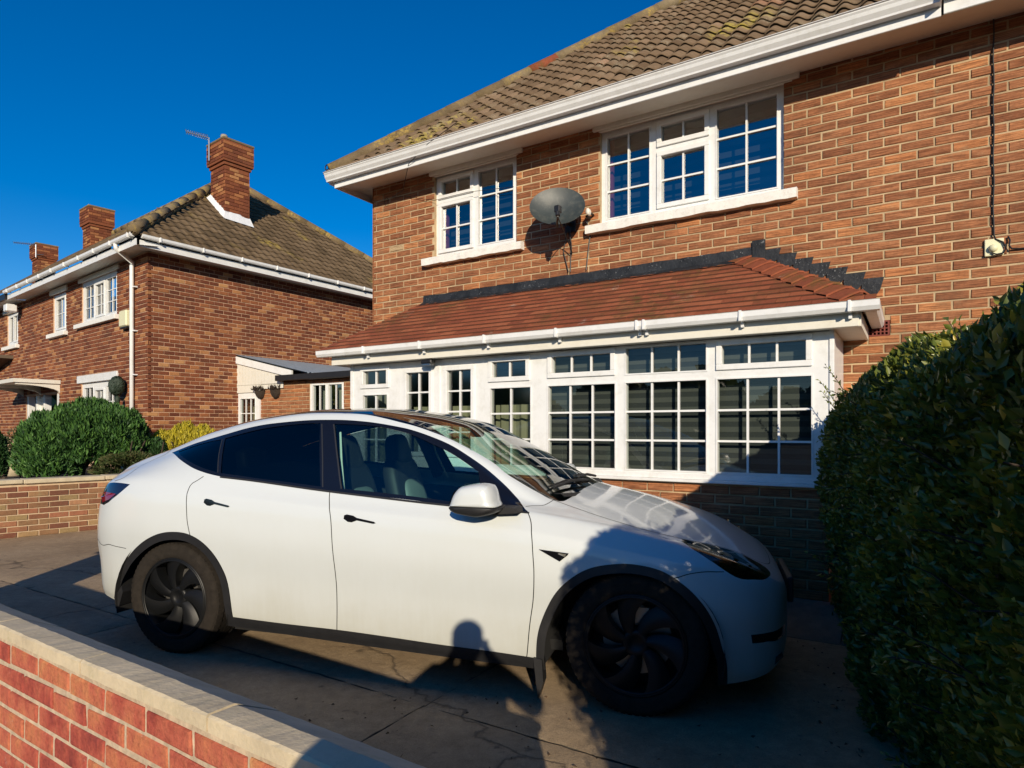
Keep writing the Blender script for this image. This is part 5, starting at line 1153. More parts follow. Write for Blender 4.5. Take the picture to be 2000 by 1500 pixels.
# side repeater
for sd in (-1, 1):
    P = [Vector(S3([x], [z2t(x, z)], sd, .0)[0]) for x, z in ((2.412, .806), (2.567, .794), (2.562, .785), (2.522, .752))]; m = MB(); n = Vector((0, sd, 0))
    m.add([p - n * .003 for p in P] + [p + n * .007 for p in P], [(0, 1, 2, 3), (4, 5, 6, 7), (0, 1, 5, 4), (1, 2, 6, 5), (2, 3, 7, 6), (3, 0, 4, 7)]); m.build('side_repeater', 'car_gloss_black', CARP[('front_wing', sd)])
    m = MB(); c = [P[0] * .25 + P[1] * .75 + n * .0085 - Vector((0.01, 0, .004)), P[1] + n * .0085 - Vector((.012, 0, .004)), P[3] * .35 + P[1] * .65 + n * .0085 - Vector((.004, 0, .003)), P[0] * .3 + P[1] * .5 + P[3] * .2 + n * .0085]; m.add(c, [(0, 1, 2, 3)]); m.build('repeater_lens', 'lamp_chrome', CARP[('front_wing', sd)])
# door mirrors
def superell(c, r, e1, e2, seg=24, rings=14, fn=None):
    V = []; F = []
    sg = lambda v, e: math.copysign(abs(v) ** e, v)
    for i in range(rings + 1):
        ph = -math.pi / 2 + math.pi * i / rings
        for k_ in range(seg):
            a = 2 * math.pi * k_ / seg; p = Vector((r[0] * sg(math.cos(ph), e1) * sg(math.cos(a), e2), r[1] * sg(math.cos(ph), e1) * sg(math.sin(a), e2), r[2] * sg(math.sin(ph), e1)))
            if fn: p = fn(p)
            V.append(tuple(Vector(c) + p))
    for i in range(rings):
        for k_ in range(seg): F.append((i * seg + k_, i * seg + (k_ + 1) % seg, (i + 1) * seg + (k_ + 1) % seg, (i + 1) * seg + k_))
    return V, F
def loft(m, outline, ctr, secs, sd):
    """closed (x, z) outline swept across the car; secs: (w, scale)"""
    n = len(outline); V = []; F = []
    for (w, k_) in secs:
        for (x, z) in outline: V.append((ctr[0] + (x - ctr[0]) * k_, sd * w, ctr[1] + (z - ctr[1]) * k_))
    for i in range(len(secs) - 1):
        for j in range(n): F.append((i * n + j, i * n + (j + 1) % n, (i + 1) * n + (j + 1) % n, (i + 1) * n + j))
    F += [tuple(range(n)), tuple((len(secs) - 1) * n + j for j in range(n - 1, -1, -1))]; m.add(V, F)
def rnd_outline(P, closed=True, step=6):
    out = []; n = len(P); P = [np.array(p, float) for p in P]
    for i in range(n):
        p0, p1, p2, p3 = P[i - 1], P[i], P[(i + 1) % n], P[(i + 2) % n]
        for k_ in range(step):
            u = k_ / step; q = 0.5 * (2 * p1 + (p2 - p0) * u * .7 + (3 * (p2 - p1) * 2 - (p2 - p0) * .7 * 2 - (p3 - p1) * .7) * u * u + ((p2 - p0) * .7 + (p3 - p1) * .7 - 4 * (p2 - p1)) * u ** 3); out.append((float(q[0]), float(q[1])))
    return out
for sd in (-1, 1):
    up_ = rnd_outline([(1.962, 1.03), (1.982, 1.082), (2.016, 1.12), (2.075, 1.135), (2.13, 1.141), (2.172, 1.132), (2.192, 1.10), (2.206, 1.05), (2.212, 1.022), (2.09, 1.020), (1.965, 1.022)])
    m = MB(); loft(m, up_, (2.10, 1.045), [(.90, .70), (.915, .86), (.94, .96), (.98, 1.0), (1.03, 1.0), (1.06, .965), (1.08, .90), (1.094, .76), (1.10, .5)], sd); mo = m.build('mirror', 'car_white', car, angle=60)
    lo_ = rnd_outline([(1.963, 1.019), (1.966, 1.0), (2.002, .984), (2.07, .974), (2.116, .971), (2.17, .982), (2.212, .998), (2.213, 1.0185), (2.09, 1.0185)])
    m = MB(); loft(m, lo_, (2.10, 1.03), [(.88, .9), (.92, .98), (.98, 1.01), (1.03, 1.01), (1.065, .97), (1.085, .88), (1.096, .7)], sd); m.build('mirror_base', 'car_trim', mo, angle=60)
    m = MB(); m.prism([(2.08, .992), (2.20, .975), (2.30, .985), (2.28, 1.01), (2.16, 1.014), (2.09, 1.014)], lambda p, a: (p[0], sd * a, p[1]), .83, .95); m.build('mirror_arm', 'car_trim', mo)
    m = MB(); m.add([(1.958, sd * .93, 1.03), (1.958, sd * 1.06, 1.03), (1.985, sd * 1.05, 1.10), (1.985, sd * .94, 1.10)], [(0, 1, 2, 3)]); m.build('mirror_glass', 'car_gloss_black', mo)
# ---------------------------------------------------------------- wheels
def wheel(x, w, sd, zr=.352):
    wh = bpy.data.objects.new('wheel', None); COL.objects.link(wh); wh.parent = car; wh.empty_display_size = .1; wh.location = (x, sd * w, zr - .004)
    ax = lambda r_, a, h: (r_ * math.cos(a), sd * h, r_ * math.sin(a))
    R0 = zr
    m = MB(); prof = [(.245, -.11), (.28, -.122), (.315, -.124), (.338, -.115), (.349, -.098), (R0, -.085), (R0, -.062), (R0 - .008, -.060), (R0 - .008, -.052), (R0, -.050), (R0, -.005), (R0 - .008, -.004), (R0 - .008, .004), (R0, .005), (R0, .050), (R0 - .008, .052), (R0 - .008, .060), (R0, .062), (R0, .085), (.349, .098), (.341, .112), (.335, .117), (.318, .1235), (.312, .1225), (.285, .122), (.262, .117), (.256, .110)]
    m.lathe(prof, ax, 72)
    n = 64
    for i in range(n):                                     # shoulder blocks
        a = 2 * math.pi * i / n
        for (h0, h1) in ((.064, .108), (-.108, -.064)):
            a2 = a + 2 * math.pi / n * .62; k_ = [(R0 + .0035, h0, a), (R0 + .0035, h0, a2), (.345 + .0035, h1, a2), (.345 + .0035, h1, a), (R0 - .004, h0, a), (R0 - .004, h0, a2), (.34, h1, a2), (.34, h1, a)]
            m.add([ax(r_, an, h) for r_, h, an in k_], [(0, 1, 2, 3), (0, 4, 5, 1), (1, 5, 6, 2), (2, 6, 7, 3), (3, 7, 4, 0)])
    m.build('tyre', 'tyre', wh, angle=40)
    m = MB(); m.lathe([(.256, .110), (.252, .116), (.246, .116), (.240, .105), (.232, .06), (.225, -.08), (.245, -.11)], ax, 56); m.build('rim', 'wheel_black', wh, smooth=True)
    # aero cover: seven swept blades round a dished hub
    m = MB(); NB = 7
    for b in range(NB):
        a0 = 2 * math.pi * b / NB + .25; V = []; F = []; nr, nw = 9, 5
        for i in range(nr):
            f = i / (nr - 1); r_ = .055 + (.238 - .055) * f; sweep = .42 * f ** 1.3; half = (.34 - .03 * f) * (1 - .12 * math.sin(math.pi * f)) + .04 * (1 - f)
            for j in range(nw):
                g = j / (nw - 1) * 2 - 1; an = a0 + sd * sweep + g * half; h = .078 + .032 * f - .038 * (g * .5 + .5) * (.35 + .65 * f) + .012 * (1 - g * g); V.append(ax(r_, an, h))
        for i in range(nr - 1):
            for j in range(nw - 1): F.append((i * nw + j, i * nw + j + 1, (i + 1) * nw + j + 1, (i + 1) * nw + j))
        m.add(V, F)
        lowV = [ax(.055 + (.238 - .055) * (i / (nr - 1)), a0 + sd * .42 * (i / (nr - 1)) ** 1.3 + e * ((.34 - .03 * i / (nr - 1)) * (1 - .12 * math.sin(math.pi * i / (nr - 1))) + .04 * (1 - i / (nr - 1))), .03) for e in (-1, 1) for i in range(nr)]
        o = len(m.v); m.v += lowV; m.t += [.5] * len(lowV); base = o - nr * nw
        for i in range(nr - 1): m.f += [(base + i * nw, base + (i + 1) * nw, o + i + 1, o + i), (base + i * nw + nw - 1, o + nr + i, o + nr + i + 1, base + (i + 1) * nw + nw - 1)]; m.m += [0, 0]
    m.build('blades', 'wheel_black', wh, angle=35)
    m = MB(); m.lathe([(.001, .070), (.028, .070), (.032, .074), (.058, .082), (.070, .070), (.072, .03)], ax, 36); m.build('hub_cap', 'wheel_black', wh, smooth=True)
    m = MB(); m.lathe([(.245, .114), (.240, .119), (.232, .112)], ax, 56); m.build('rim_lip', 'wheel_black', wh, smooth=True)
    m = MB(); m.lathe([(.07, .0), (.175, .0), (.175, -.02), (.07, -.02)], ax, 40); m.box(-.06, .06, min(sd * -.03, sd * .03), max(sd * -.03, sd * .03), .09, .17); m.build('brake_disc', 'brake_metal', wh)
    m = MB(); m.lathe([(.001, -.03), (.23, -.03)], ax, 30); m.build('wheel_back', 'car_dark', wh)
for (x, w) in ((.0, .775), (2.89, .80)):
    for sd in (-1, 1): wheel(x, w, sd)
# wheel wells, underbody
for x, r_ in ((.0, .46), (2.87, .46)):
    for sd in (-1, 1):
        m = MB(); V = []; F = []; n = 24
        for i in range(n + 1):
            a = -.25 + (math.pi + .5) * i / n
            for yy in (.915, .50): V.append((x + r_ * .97 * math.cos(a) * (1 if yy > .6 else .97), sd * yy, .33 + r_ * .93 * math.sin(a)))
        F = [(2 * i, 2 * i + 1, 2 * i + 3, 2 * i + 2) for i in range(n)]; m.add(V, F); cpt = [v for v in V[1::2]]; m.add(cpt, [tuple(range(len(cpt)))]); m.build('wheel_well', 'car_dark', car, smooth=False)
m = MB(); m.box(-.70, 3.40, -.50, .50, .19, .24); m.box(.45, 2.42, -.86, -.505, .19, .24); m.box(.45, 2.42, .505, .86, .19, .24); m.build('underbody', 'car_dark', car)
m = MB()
for sd in (-1, 1):
    m.prism([(.52, .26), (2.34, .24), (2.30, .88), (1.9, .90), (.9, .96), (.3, 1.02), (.22, .85)], lambda p, a: (p[0], a, p[1]), sd * .80, sd * .86)
m.build('door_card', 'seat_black', car)
m = MB(); m.box(.2, 2.5, -.79, .79, .245, .30); m.box(.1, .2, -.79, .79, .3, 1.0); m.box(-.6, .19, -.75, .75, .80, .84); m.build('cabin_floor', 'car_dark', car)
# mud flaps
for sd in (-1, 1):
    m = MB(); m.prism([(2.375, .24), (2.42, .235), (2.428, .12), (2.40, .03), (2.392, .10)], lambda p, a: (p[0], sd * a, p[1]), .86, .93); m.build('mud_flap', 'car_trim', car)
    m = MB(); m.prism([(2.31, .20), (2.365, .20), (2.36, .10), (2.335, .03), (2.325, .07)], lambda p, a: (p[0], sd * a, p[1]), .70, .76); m.build('mud_flap', 'car_trim', car)
    m = MB(); m.prism([(-.47, .32), (-.41, .40), (-.40, .36), (-.43, .27), (-.46, .25)], lambda p, a: (p[0], sd * a, p[1]), .72, .90); m.build('mud_flap', 'car_trim', car)
m = MB(); m.bbox(3.655, 3.685, -.27, .27, .46, .60, .006); m.build('number_plate', 'car_trim', car)
m = MB(); m.prism([(-.83, .36), (-.80, .24), (-.5, .22), (-.5, .30)], lambda p, a: (p[0], a, p[1]), -.66, .66); m.build('rear_diffuser', 'car_trim', car)
m = MB(); m.prism([(3.60, .27), (3.52, .19), (3.30, .17), (3.30, .24)], lambda p, a: (p[0], a, p[1]), -.62, .62); m.build('front_splitter', 'car_trim', car)
# cowl, wipers
xx = np.linspace(0, 1, 24); m = MB(); V = []; 
for i, u in enumerate(np.linspace(-.62, .62, 31)):
    xw = 2.505 - .09 * (abs(u) / .62) ** 2; z0 = float(zC(xw)) - .03 * (abs(u) / .62) ** 2; V += [(xw - .06, u, z0 - .012), (xw + .035, u, z0 - .016), (xw + .055, u, z0 - .03)]
m.add(V, [(i * 3 + k_, i * 3 + 3 + k_, i * 3 + 4 + k_, i * 3 + 1 + k_) for i in range(30) for k_ in (0, 1)]); m.build('cowl', 'car_trim', car)
def ws_pt(x, y, off):
    ts = np.linspace(.7, 1, 301); w, z = car_surf(np.full(301, x), ts); k_ = int(np.argmin(abs(w - abs(y)))); return Vector((x, y, float(z[k_]) + off))
for (ya, xa, yb, xb) in ((-.05, 2.49, -.58, 2.40), (.42, 2.46, -.08, 2.44)):
    m = MB(); m.tube([ws_pt(xa, ya, .03), ws_pt((xa + xb) / 2, (ya + yb) / 2, .035), ws_pt(xb, yb, .03)], .009, 6); m.tube([ws_pt(xa - .03, ya, .018), ws_pt((xa + xb) / 2 - .035, (ya + yb) / 2, .018), ws_pt(xb - .03, yb, .018)], .006, 5); m.build('wiper', 'car_trim', car)
# ---------------------------------------------------------------- cabin
def soft_box(m, c, r, e=.35, tilt=0.0, taper=0.0, mi=0):
    def fn(p):
        k_ = 1 - taper * (p.z / r[2]); p = Vector((p.x, p.y * k_, p.z)); return Matrix.Rotation(tilt, 3, 'Y') @ p
    V, F = superell(c, r, e, e, 20, 12, fn); m.add(V, F, .5, mi)
for yy in (-.37, .37):
    st = bpy.data.objects.new('front_seat', None); COL.objects.link(st); st.parent = car; st.empty_display_size = .1
    m = MB(); soft_box(m, (1.37, yy, .56), (.27, .26, .10), .4, .08); m.build('seat_cushion', 'seat_white', st, smooth=True)
    m = MB(); soft_box(m, (1.075, yy, .80), (.065, .17, .24), .45, -.28, .12); m.build('seat_back', 'seat_white', st, smooth=True)
    m = MB(); soft_box(m, (1.015, yy, .88), (.07, .245, .34), .45, -.28, .12); m.build('seat_shell', 'seat_black', st, smooth=True)
    m = MB(); soft_box(m, (.925, yy, 1.25), (.06, .135, .13), .5, -.2, .25); m.build('headrest', 'seat_black', st, smooth=True)
m = MB(); soft_box(m, (.55, 0, .58), (.28, .66, .10), .3); soft_box(m, (.28, 0, .88), (.08, .64, .30), .3, -.3); rs = m.build('rear_seat', 'seat_black', car, smooth=True)
for yy in (-.40, .40): m = MB(); soft_box(m, (.20, yy, 1.20), (.055, .13, .09), .5, -.2); m.build('headrest', 'seat_black', rs, smooth=True)
m = MB(); m.prism([(1.92, .62), (1.88, .86), (1.95, .93), (2.12, .955), (2.42, .97), (2.42, .6)], lambda p, a: (p[0], a, p[1]), -.78, .78); m.build('dashboard', 'seat_black', car)
m = MB(); m.box(1.885, 1.90, -.70, .70, .80, .87); m.build('dash_strip', 'dash_wood', car)
m = MB(); m.bbox(1.80, 1.815, -.19, .19, .80, 1.01, .004); m.build('screen', 'car_gloss_black', car)
sw = Vector((1.72, -.37, .90)); sn = Vector((-.92, 0, .40)).normalized(); s1 = Vector((0, 1, 0)); s2 = sn.cross(s1).normalized()
m = MB(); m.tube([sw + (s1 * math.cos(a) + s2 * math.sin(a)) * .18 for a in [i * 2 * math.pi / 28 for i in range(29)]], .016, 8); m.tube([sw - s1 * .17, sw + s1 * .17], .02, 6); m.tube([sw, sw - s2 * .16], .02, 6); m.tube([sw, sw - sn * .2], .04, 8); m.build('steering_wheel', 'seat_black', car, smooth=True)
m = MB(); soft_box(m, (1.72, 0.0, 1.40), (.02, .11, .035), .5); m.build('inner_mirror', 'seat_black', car, smooth=True)
m = MB(); m.box(1.2, 1.9, -.10, .10, .3, .62); m.build('centre_console', 'seat_black', car)
for sd in (-1, 1):                                        # inner pillar linings
    m = MB(); m.tube([(1.07, sd * .80, 1.03), (1.0, sd * .70, 1.28), (.96, sd * .60, 1.44)], .04, 6); m.tube([(2.30, sd * .72, 1.0), (2.0, sd * .63, 1.2), (1.62, sd * .58, 1.42)], .022, 6); m.build('pillar_lining', 'seat_black', car, smooth=True)
    m = MB(); m.tube([(1.17, sd * .78, 1.02), (1.10, sd * .70, 1.22), (1.06, sd * .65, 1.40)], .007, 6); m.build('seat_belt', 'cream_trim', car)
# windows belong to their doors
for sd in (-1, 1):
    for a, b in (('front_window', 'front_door'), ('rear_window', 'rear_door')):
        CARP[(a, sd)].parent = CARP[(b, sd)]
# ================================================================= low wall along the pavement
LW = Vector((-1.3806, 1.95, 0)); dW = Vector((0.83408, -0.55164, 0)); aW = math.atan2(dW.y, dW.x)
gw = thing('garden_wall', LW, aW, 'low red brick front wall with pale coping stones in the near left corner', 'wall')
GX0, GX1 = -3.2, 1.86
s = MB(); s.box(GX0, GX1, .0235, .16, -.02, .69); s.build('wall_core', 'garden_mortar', gw)
brickwork(gw, 'garden_brick', GX0, GX1, -.02, .695, [], tones=lambda r_: r_.random(), limit=300, phase=.02, course=.0755, frame=Matrix.Translation((0, .018, 0)), joint=.016, wob=.004)
x = GX0 + .04
prof = [(0.0, .703), (0.0, .738), (.006, .744), (.074, .743), (.20, .68), (.20, .655), (.16, .65), (.02, .694)]
k_ = 0
joints = [-3.2, -2.46, -1.81, -1.16, -.51, .14, .79, 1.44, 1.86]
for a, b in zip(joints[:-1], joints[1:]):
    m = MB(); n = 22; V = []; F = []; N = len(prof)
    for i in range(n + 1):
        xx_ = a + .004 + (b - a - .008) * i / n
        for j, (py, pz) in enumerate(prof): V.append((xx_, py + (R.uniform(-.001, .001) if 0 < i < n else 0), pz + R.uniform(-.0012, .0012) + (.004 * math.sin(k_ * 3.1))))
    for i in range(n):
        for j in range(N): F.append((i * N + j, (i + 1) * N + j, (i + 1) * N + (j + 1) % N, i * N + (j + 1) % N))
    F += [tuple(range(N - 1, -1, -1)), tuple(n * N + j for j in range(N))]
    m.add(V, F); m.build('coping_stone', 'coping', gw); k_ += 1
m = MB()
for a in joints[1:-1]: m.prism([(.004, .705), (.004, .736), (.074, .738), (.19, .680), (.19, .665)], lambda p, h: (h, p[0], p[1]), a - .0045, a + .0045)
m.build('coping_joints', 'garden_mortar', gw, kind='stuff')
# gate pier past the left edge of the picture
m = MB(); m.box(-3.615, -3.21, -.095, .295, -.02, 1.18); pier = m.build('pier', 'garden_mortar', gw)
for (px, py, an, ln_) in ((-3.62, -.10, 0, .415), (-3.205, -.10, math.pi / 2, .40), (-3.205, .30, math.pi, .415), (-3.62, .30, -math.pi / 2, .40)):
    brickwork(pier, 'garden_brick', 0, ln_, -.02, 1.18, [], tones=lambda r_: r_.random(), limit=0, course=.0755, frame=Matrix.Translation((px, py, 0)) @ Matrix.Rotation(an, 4, 'Z'), joint=.014, wob=.003, root=gw)
m = MB(); m.add([(-3.68, -.16, 1.18), (-3.15, -.16, 1.18), (-3.15, .36, 1.18), (-3.68, .36, 1.18), (-3.68, -.16, 1.23), (-3.15, -.16, 1.23), (-3.15, .36, 1.23), (-3.68, .36, 1.23), (-3.415, .1, 1.34)], [(0, 1, 5, 4), (1, 2, 6, 5), (2, 3, 7, 6), (3, 0, 4, 7), (4, 5, 8), (5, 6, 8), (6, 7, 8), (7, 4, 8)]); m.build('pier_cap', 'coping', gw)
# ================================================================= planting
leaf_mat('privet_leaf', [(0.0, (0.055, 0.078, 0.015)), (0.45, (0.12, 0.155, 0.028)), (0.8, (0.20, 0.22, 0.036)), (0.95, (0.30, 0.27, 0.04)), (1.0, (0.50, 0.36, 0.05))], .22, .34, .55)
leaf_mat('conifer_leaf', [(0.0, (0.018, 0.050, 0.014)), (0.5, (0.04, 0.11, 0.025)), (1.0, (0.085, 0.19, 0.035))], .12, .6)
leaf_mat('golden_leaf', [(0.0, (0.16, 0.15, 0.015)), (0.5, (0.42, 0.35, 0.025)), (1.0, (0.62, 0.52, 0.04))], .25, .6)
leaf_mat('juniper_leaf', [(0.0, (0.03, 0.05, 0.015)), (0.5, (0.06, 0.09, 0.025)), (1.0, (0.13, 0.11, 0.05))], .12, .6)
plain('twig', (0.06, 0.042, 0.03), 0.9, .3, 30)
def leaves(name, C, D, L, Wd, T, mat, parent, fold=.35, kind=None):
    """C centres, D unit directions, L lengths, Wd widths, T tones -> two-triangle folded leaves in one mesh"""
    rng = np.random.default_rng(len(C)); n = len(C); rnd = rng.normal(size=(n, 3)); U = np.cross(D, rnd); U /= np.maximum(np.linalg.norm(U, axis=1, keepdims=True), 1e-9); Nn = np.cross(U, D)
    b = C - D * L[:, None] * .5; tip = C + D * L[:, None] * .5; l = C - U * Wd[:, None] * .5 + Nn * (Wd * fold)[:, None] - D * (L * .05)[:, None]; r = C + U * Wd[:, None] * .5 + Nn * (Wd * fold)[:, None] - D * (L * .05)[:, None]
    V = np.stack([b, l, tip, r], 1).reshape(-1, 3); F = np.empty((n * 2, 3), int); k = np.arange(n) * 4; F[0::2] = np.stack([k, k + 1, k + 2], 1); F[1::2] = np.stack([k, k + 2, k + 3], 1)
    me = bpy.data.meshes.new(name); me.vertices.add(len(V)); me.vertices.foreach_set('co', V.ravel()); me.loops.add(len(F) * 3); me.loops.foreach_set('vertex_index', F.ravel()); me.polygons.add(len(F)); me.polygons.foreach_set('loop_start', np.arange(len(F)) * 3); me.polygons.foreach_set('loop_total', np.full(len(F), 3)); me.update(); me.validate()
    a = me.attributes.new('tone', 'FLOAT', 'POINT'); a.data.foreach_set('value', np.repeat(T, 4)); me.materials.append(MAT[mat])
    return link(name, me, parent, kind)
rng = np.random.default_rng(21)
# privet hedge along the right of the drive
HA = np.array([.525, -.02]); HB = np.array([2.30, 4.62]); hv = HB - HA; HL = float(np.hypot(*hv)); hv /= HL; hn = np.array([hv[1], -hv[0]])      # hn points right, into the hedge
hedge = thing('privet_hedge', (HA[0], HA[1], 0), 0, 'tall dark green privet hedge filling the right edge', 'hedge')
HW = 1.1
def hedge_top(s): return 1.715 + .05 * np.exp(-((s - 1.9) / 1.1) ** 2) + .16 * np.clip((1.4 - s) / 1.4, 0, 1) + .05 * np.sin(s * 2.3 + .4) + .035 * np.sin(s * 5.1) - .10 * np.clip((s - 4.3) / .6, 0, 1)
def hpt(s, d, z):
    """along, depth into hedge, height -> world minus hedge origin"""
    return np.stack([hv[0] * s + hn[0] * d, hv[1] * s + hn[1] * d, z], 1)
def hedge_leaves():
    Cs = []; Ds = []; Ls = []; Ts = []; Ws = []
    def emit(s, d, z, out, n_):
        P = hpt(s, d, z); jit = rng.normal(scale=.6, size=(n_, 3)); D = out + jit; D[:, 2] += .35; D /= np.linalg.norm(D, axis=1, keepdims=True)
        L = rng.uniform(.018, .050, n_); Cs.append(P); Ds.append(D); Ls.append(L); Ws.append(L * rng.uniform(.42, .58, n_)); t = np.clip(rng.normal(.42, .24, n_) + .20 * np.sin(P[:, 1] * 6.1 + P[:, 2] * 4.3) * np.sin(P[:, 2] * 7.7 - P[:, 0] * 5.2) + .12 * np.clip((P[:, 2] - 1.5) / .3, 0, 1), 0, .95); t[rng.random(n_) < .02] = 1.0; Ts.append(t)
    def left(n_, dmax):
        s = rng.random(n_) * (HL + .1) - .05; z = rng.random(n_) ** .95 * (hedge_top(s) - .02) + .01; bul = .05 * np.sin(s * 3.1 + z * 2.2) + .04 * np.sin(s * 7.3 - z * 5.1) + .03 * np.sin(s * 15.1 + z * 11.0) * np.sin(z * 17.0 - s * 4.0)
        rnd = np.clip((z - (hedge_top(s) - .22)) / .22, 0, 1); d = bul + rnd ** 2 * .13 + .05 * np.clip((.35 - z) / .35, 0, 1) + np.abs(rng.normal(scale=dmax, size=n_)); emit(s, d, z, np.stack([-hn[0] * np.ones(n_), -hn[1] * np.ones(n_), .3 + rnd], 1), n_)
    def top(n_):
        s = rng.random(n_) * HL; d = rng.random(n_) * HW; z = hedge_top(s) + .04 * np.sin(s * 4 + d * 6) - np.clip((.14 - d) / .14, 0, 1) ** 2 * .12 - np.abs(rng.normal(scale=.06, size=n_)); emit(s, d, z, np.stack([0 * s, 0 * s, np.ones(n_)], 1), n_)
    def end(n_, far):
        d = rng.random(n_) * HW; s0 = np.full(n_, HL + .02 if far else -.02); z = rng.random(n_) * (hedge_top(s0) - .05); ins = np.abs(rng.normal(scale=.09, size=n_)); s = s0 - ins if far else s0 + ins
        k_ = 1 if far else -1; emit(s, d, z, np.stack([hv[0] * k_ * np.ones(n_), hv[1] * k_ * np.ones(n_), .3 * np.ones(n_)], 1), n_)
    left(82000, .085); top(42000); end(11000, True); end(12000, False)
    # right side, thinner
    n_ = 9000; s = rng.random(n_) * HL; z = rng.random(n_) * hedge_top(s); emit(s, HW - np.abs(rng.normal(scale=.08, size=n_)), z, np.stack([hn[0] * np.ones(n_), hn[1] * np.ones(n_), .3 * np.ones(n_)], 1), n_)
    return np.concatenate(Cs), np.concatenate(Ds), np.concatenate(Ls), np.concatenate(Ws), np.concatenate(Ts)
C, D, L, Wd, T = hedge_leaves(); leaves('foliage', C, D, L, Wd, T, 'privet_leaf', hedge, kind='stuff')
# loose shoots standing out of the clipped face
def shoots():
    Cs = []; Ds = []; Ls = []; Ws = []; Ts = []; m = MB()
    spots = [(rng.uniform(.4, HL), 'l') for _ in range(46)] + [(rng.uniform(0.3, HL), 't') for _ in range(60)] + [(HL * .93, 'x'), (HL * .97, 'x'), (HL * .88, 'x'), (HL * .75, 'y'), (HL * .62, 'y')]
    for s, kd in spots:
        if kd == 'l': z = rng.uniform(.15, 1.6); p = hpt(np.array([s]), np.array([.02]), np.array([z]))[0]; d = np.array([-hn[0], -hn[1], rng.uniform(-.2, .8)]); ln = rng.uniform(.06, .16)
        elif kd == 't': p = hpt(np.array([s]), np.array([rng.uniform(.05, .9)]), hedge_top(np.array([s])) - .05)[0]; d = np.array([rng.normal(scale=.35), rng.normal(scale=.35), 1.0]); ln = rng.uniform(.06, .14)
        elif kd == 'x': z = rng.uniform(1.25, 1.62); p = hpt(np.array([s]), np.array([.05]), np.array([z]))[0]; d = np.array([-hn[0] * .6, -hn[1] * .6, 1.0]); ln = .26
        else: z = rng.uniform(.45, .75); p = hpt(np.array([s]), np.array([.02]), np.array([z]))[0]; d = np.array([-hn[0], -hn[1], .25]); ln = .26
        d = d / np.linalg.norm(d); m.tube([tuple(p - d * .1), tuple(p + d * ln * .5 + np.array([0, 0, .01])), tuple(p + d * ln)], [.003, .0025, .0012], 4)
        n_ = int(ln / .014)
        for i in range(n_):
            q = p + d * ln * (i + 1) / n_; side = rng.normal(size=3); side -= d * side.dot(d); side /= np.linalg.norm(side); dd = side * .8 + d * .7; dd /= np.linalg.norm(dd); l_ = rng.uniform(.022, .038); Cs.append(q + dd * l_ * .5); Ds.append(dd); Ls.append(l_); Ws.append(l_ * .45); Ts.append(float(np.clip(rng.normal(.6, .2), 0, .95)))
    m.build('shoot_stems', 'twig', hedge, kind='stuff'); leaves('shoot_leaves', np.array(Cs), np.array(Ds), np.array(Ls), np.array(Ws), np.array(Ts), 'privet_leaf', hedge, kind='stuff')
shoots()
m = MB()
for i in range(70):
    s = rng.uniform(0, HL); d = rng.uniform(.35, .7); b = hpt(np.array([s]), np.array([d]), np.array([0.0]))[0]; p = [b]
    for k_ in range(1, 5): p.append(b + np.array([rng.normal(scale=.03) * k_, rng.normal(scale=.03) * k_, .36 * k_]))
    m.tube([tuple(q) for q in p], [.016, .013, .010, .007, .004], 5)
m.build('stems', 'twig', hedge, kind='stuff')
hc = MB(); pts = [(-.0, .16), (HL - .30, .2), (HL - .25, HW - .2), (0.0, HW - .2)]  # solid core added unseen inside the hedge to block sunlight
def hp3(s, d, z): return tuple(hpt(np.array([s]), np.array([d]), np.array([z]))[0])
hc.add([hp3(s + .08, d, .08) for s, d in pts] + [hp3(s + .08, d, 1.50) for s, d in pts], [(0, 1, 5, 4), (1, 2, 6, 5), (2, 3, 7, 6), (3, 0, 4, 7), (4, 5, 6, 7)]); hc.build('sun_block_core', 'twig', hedge)
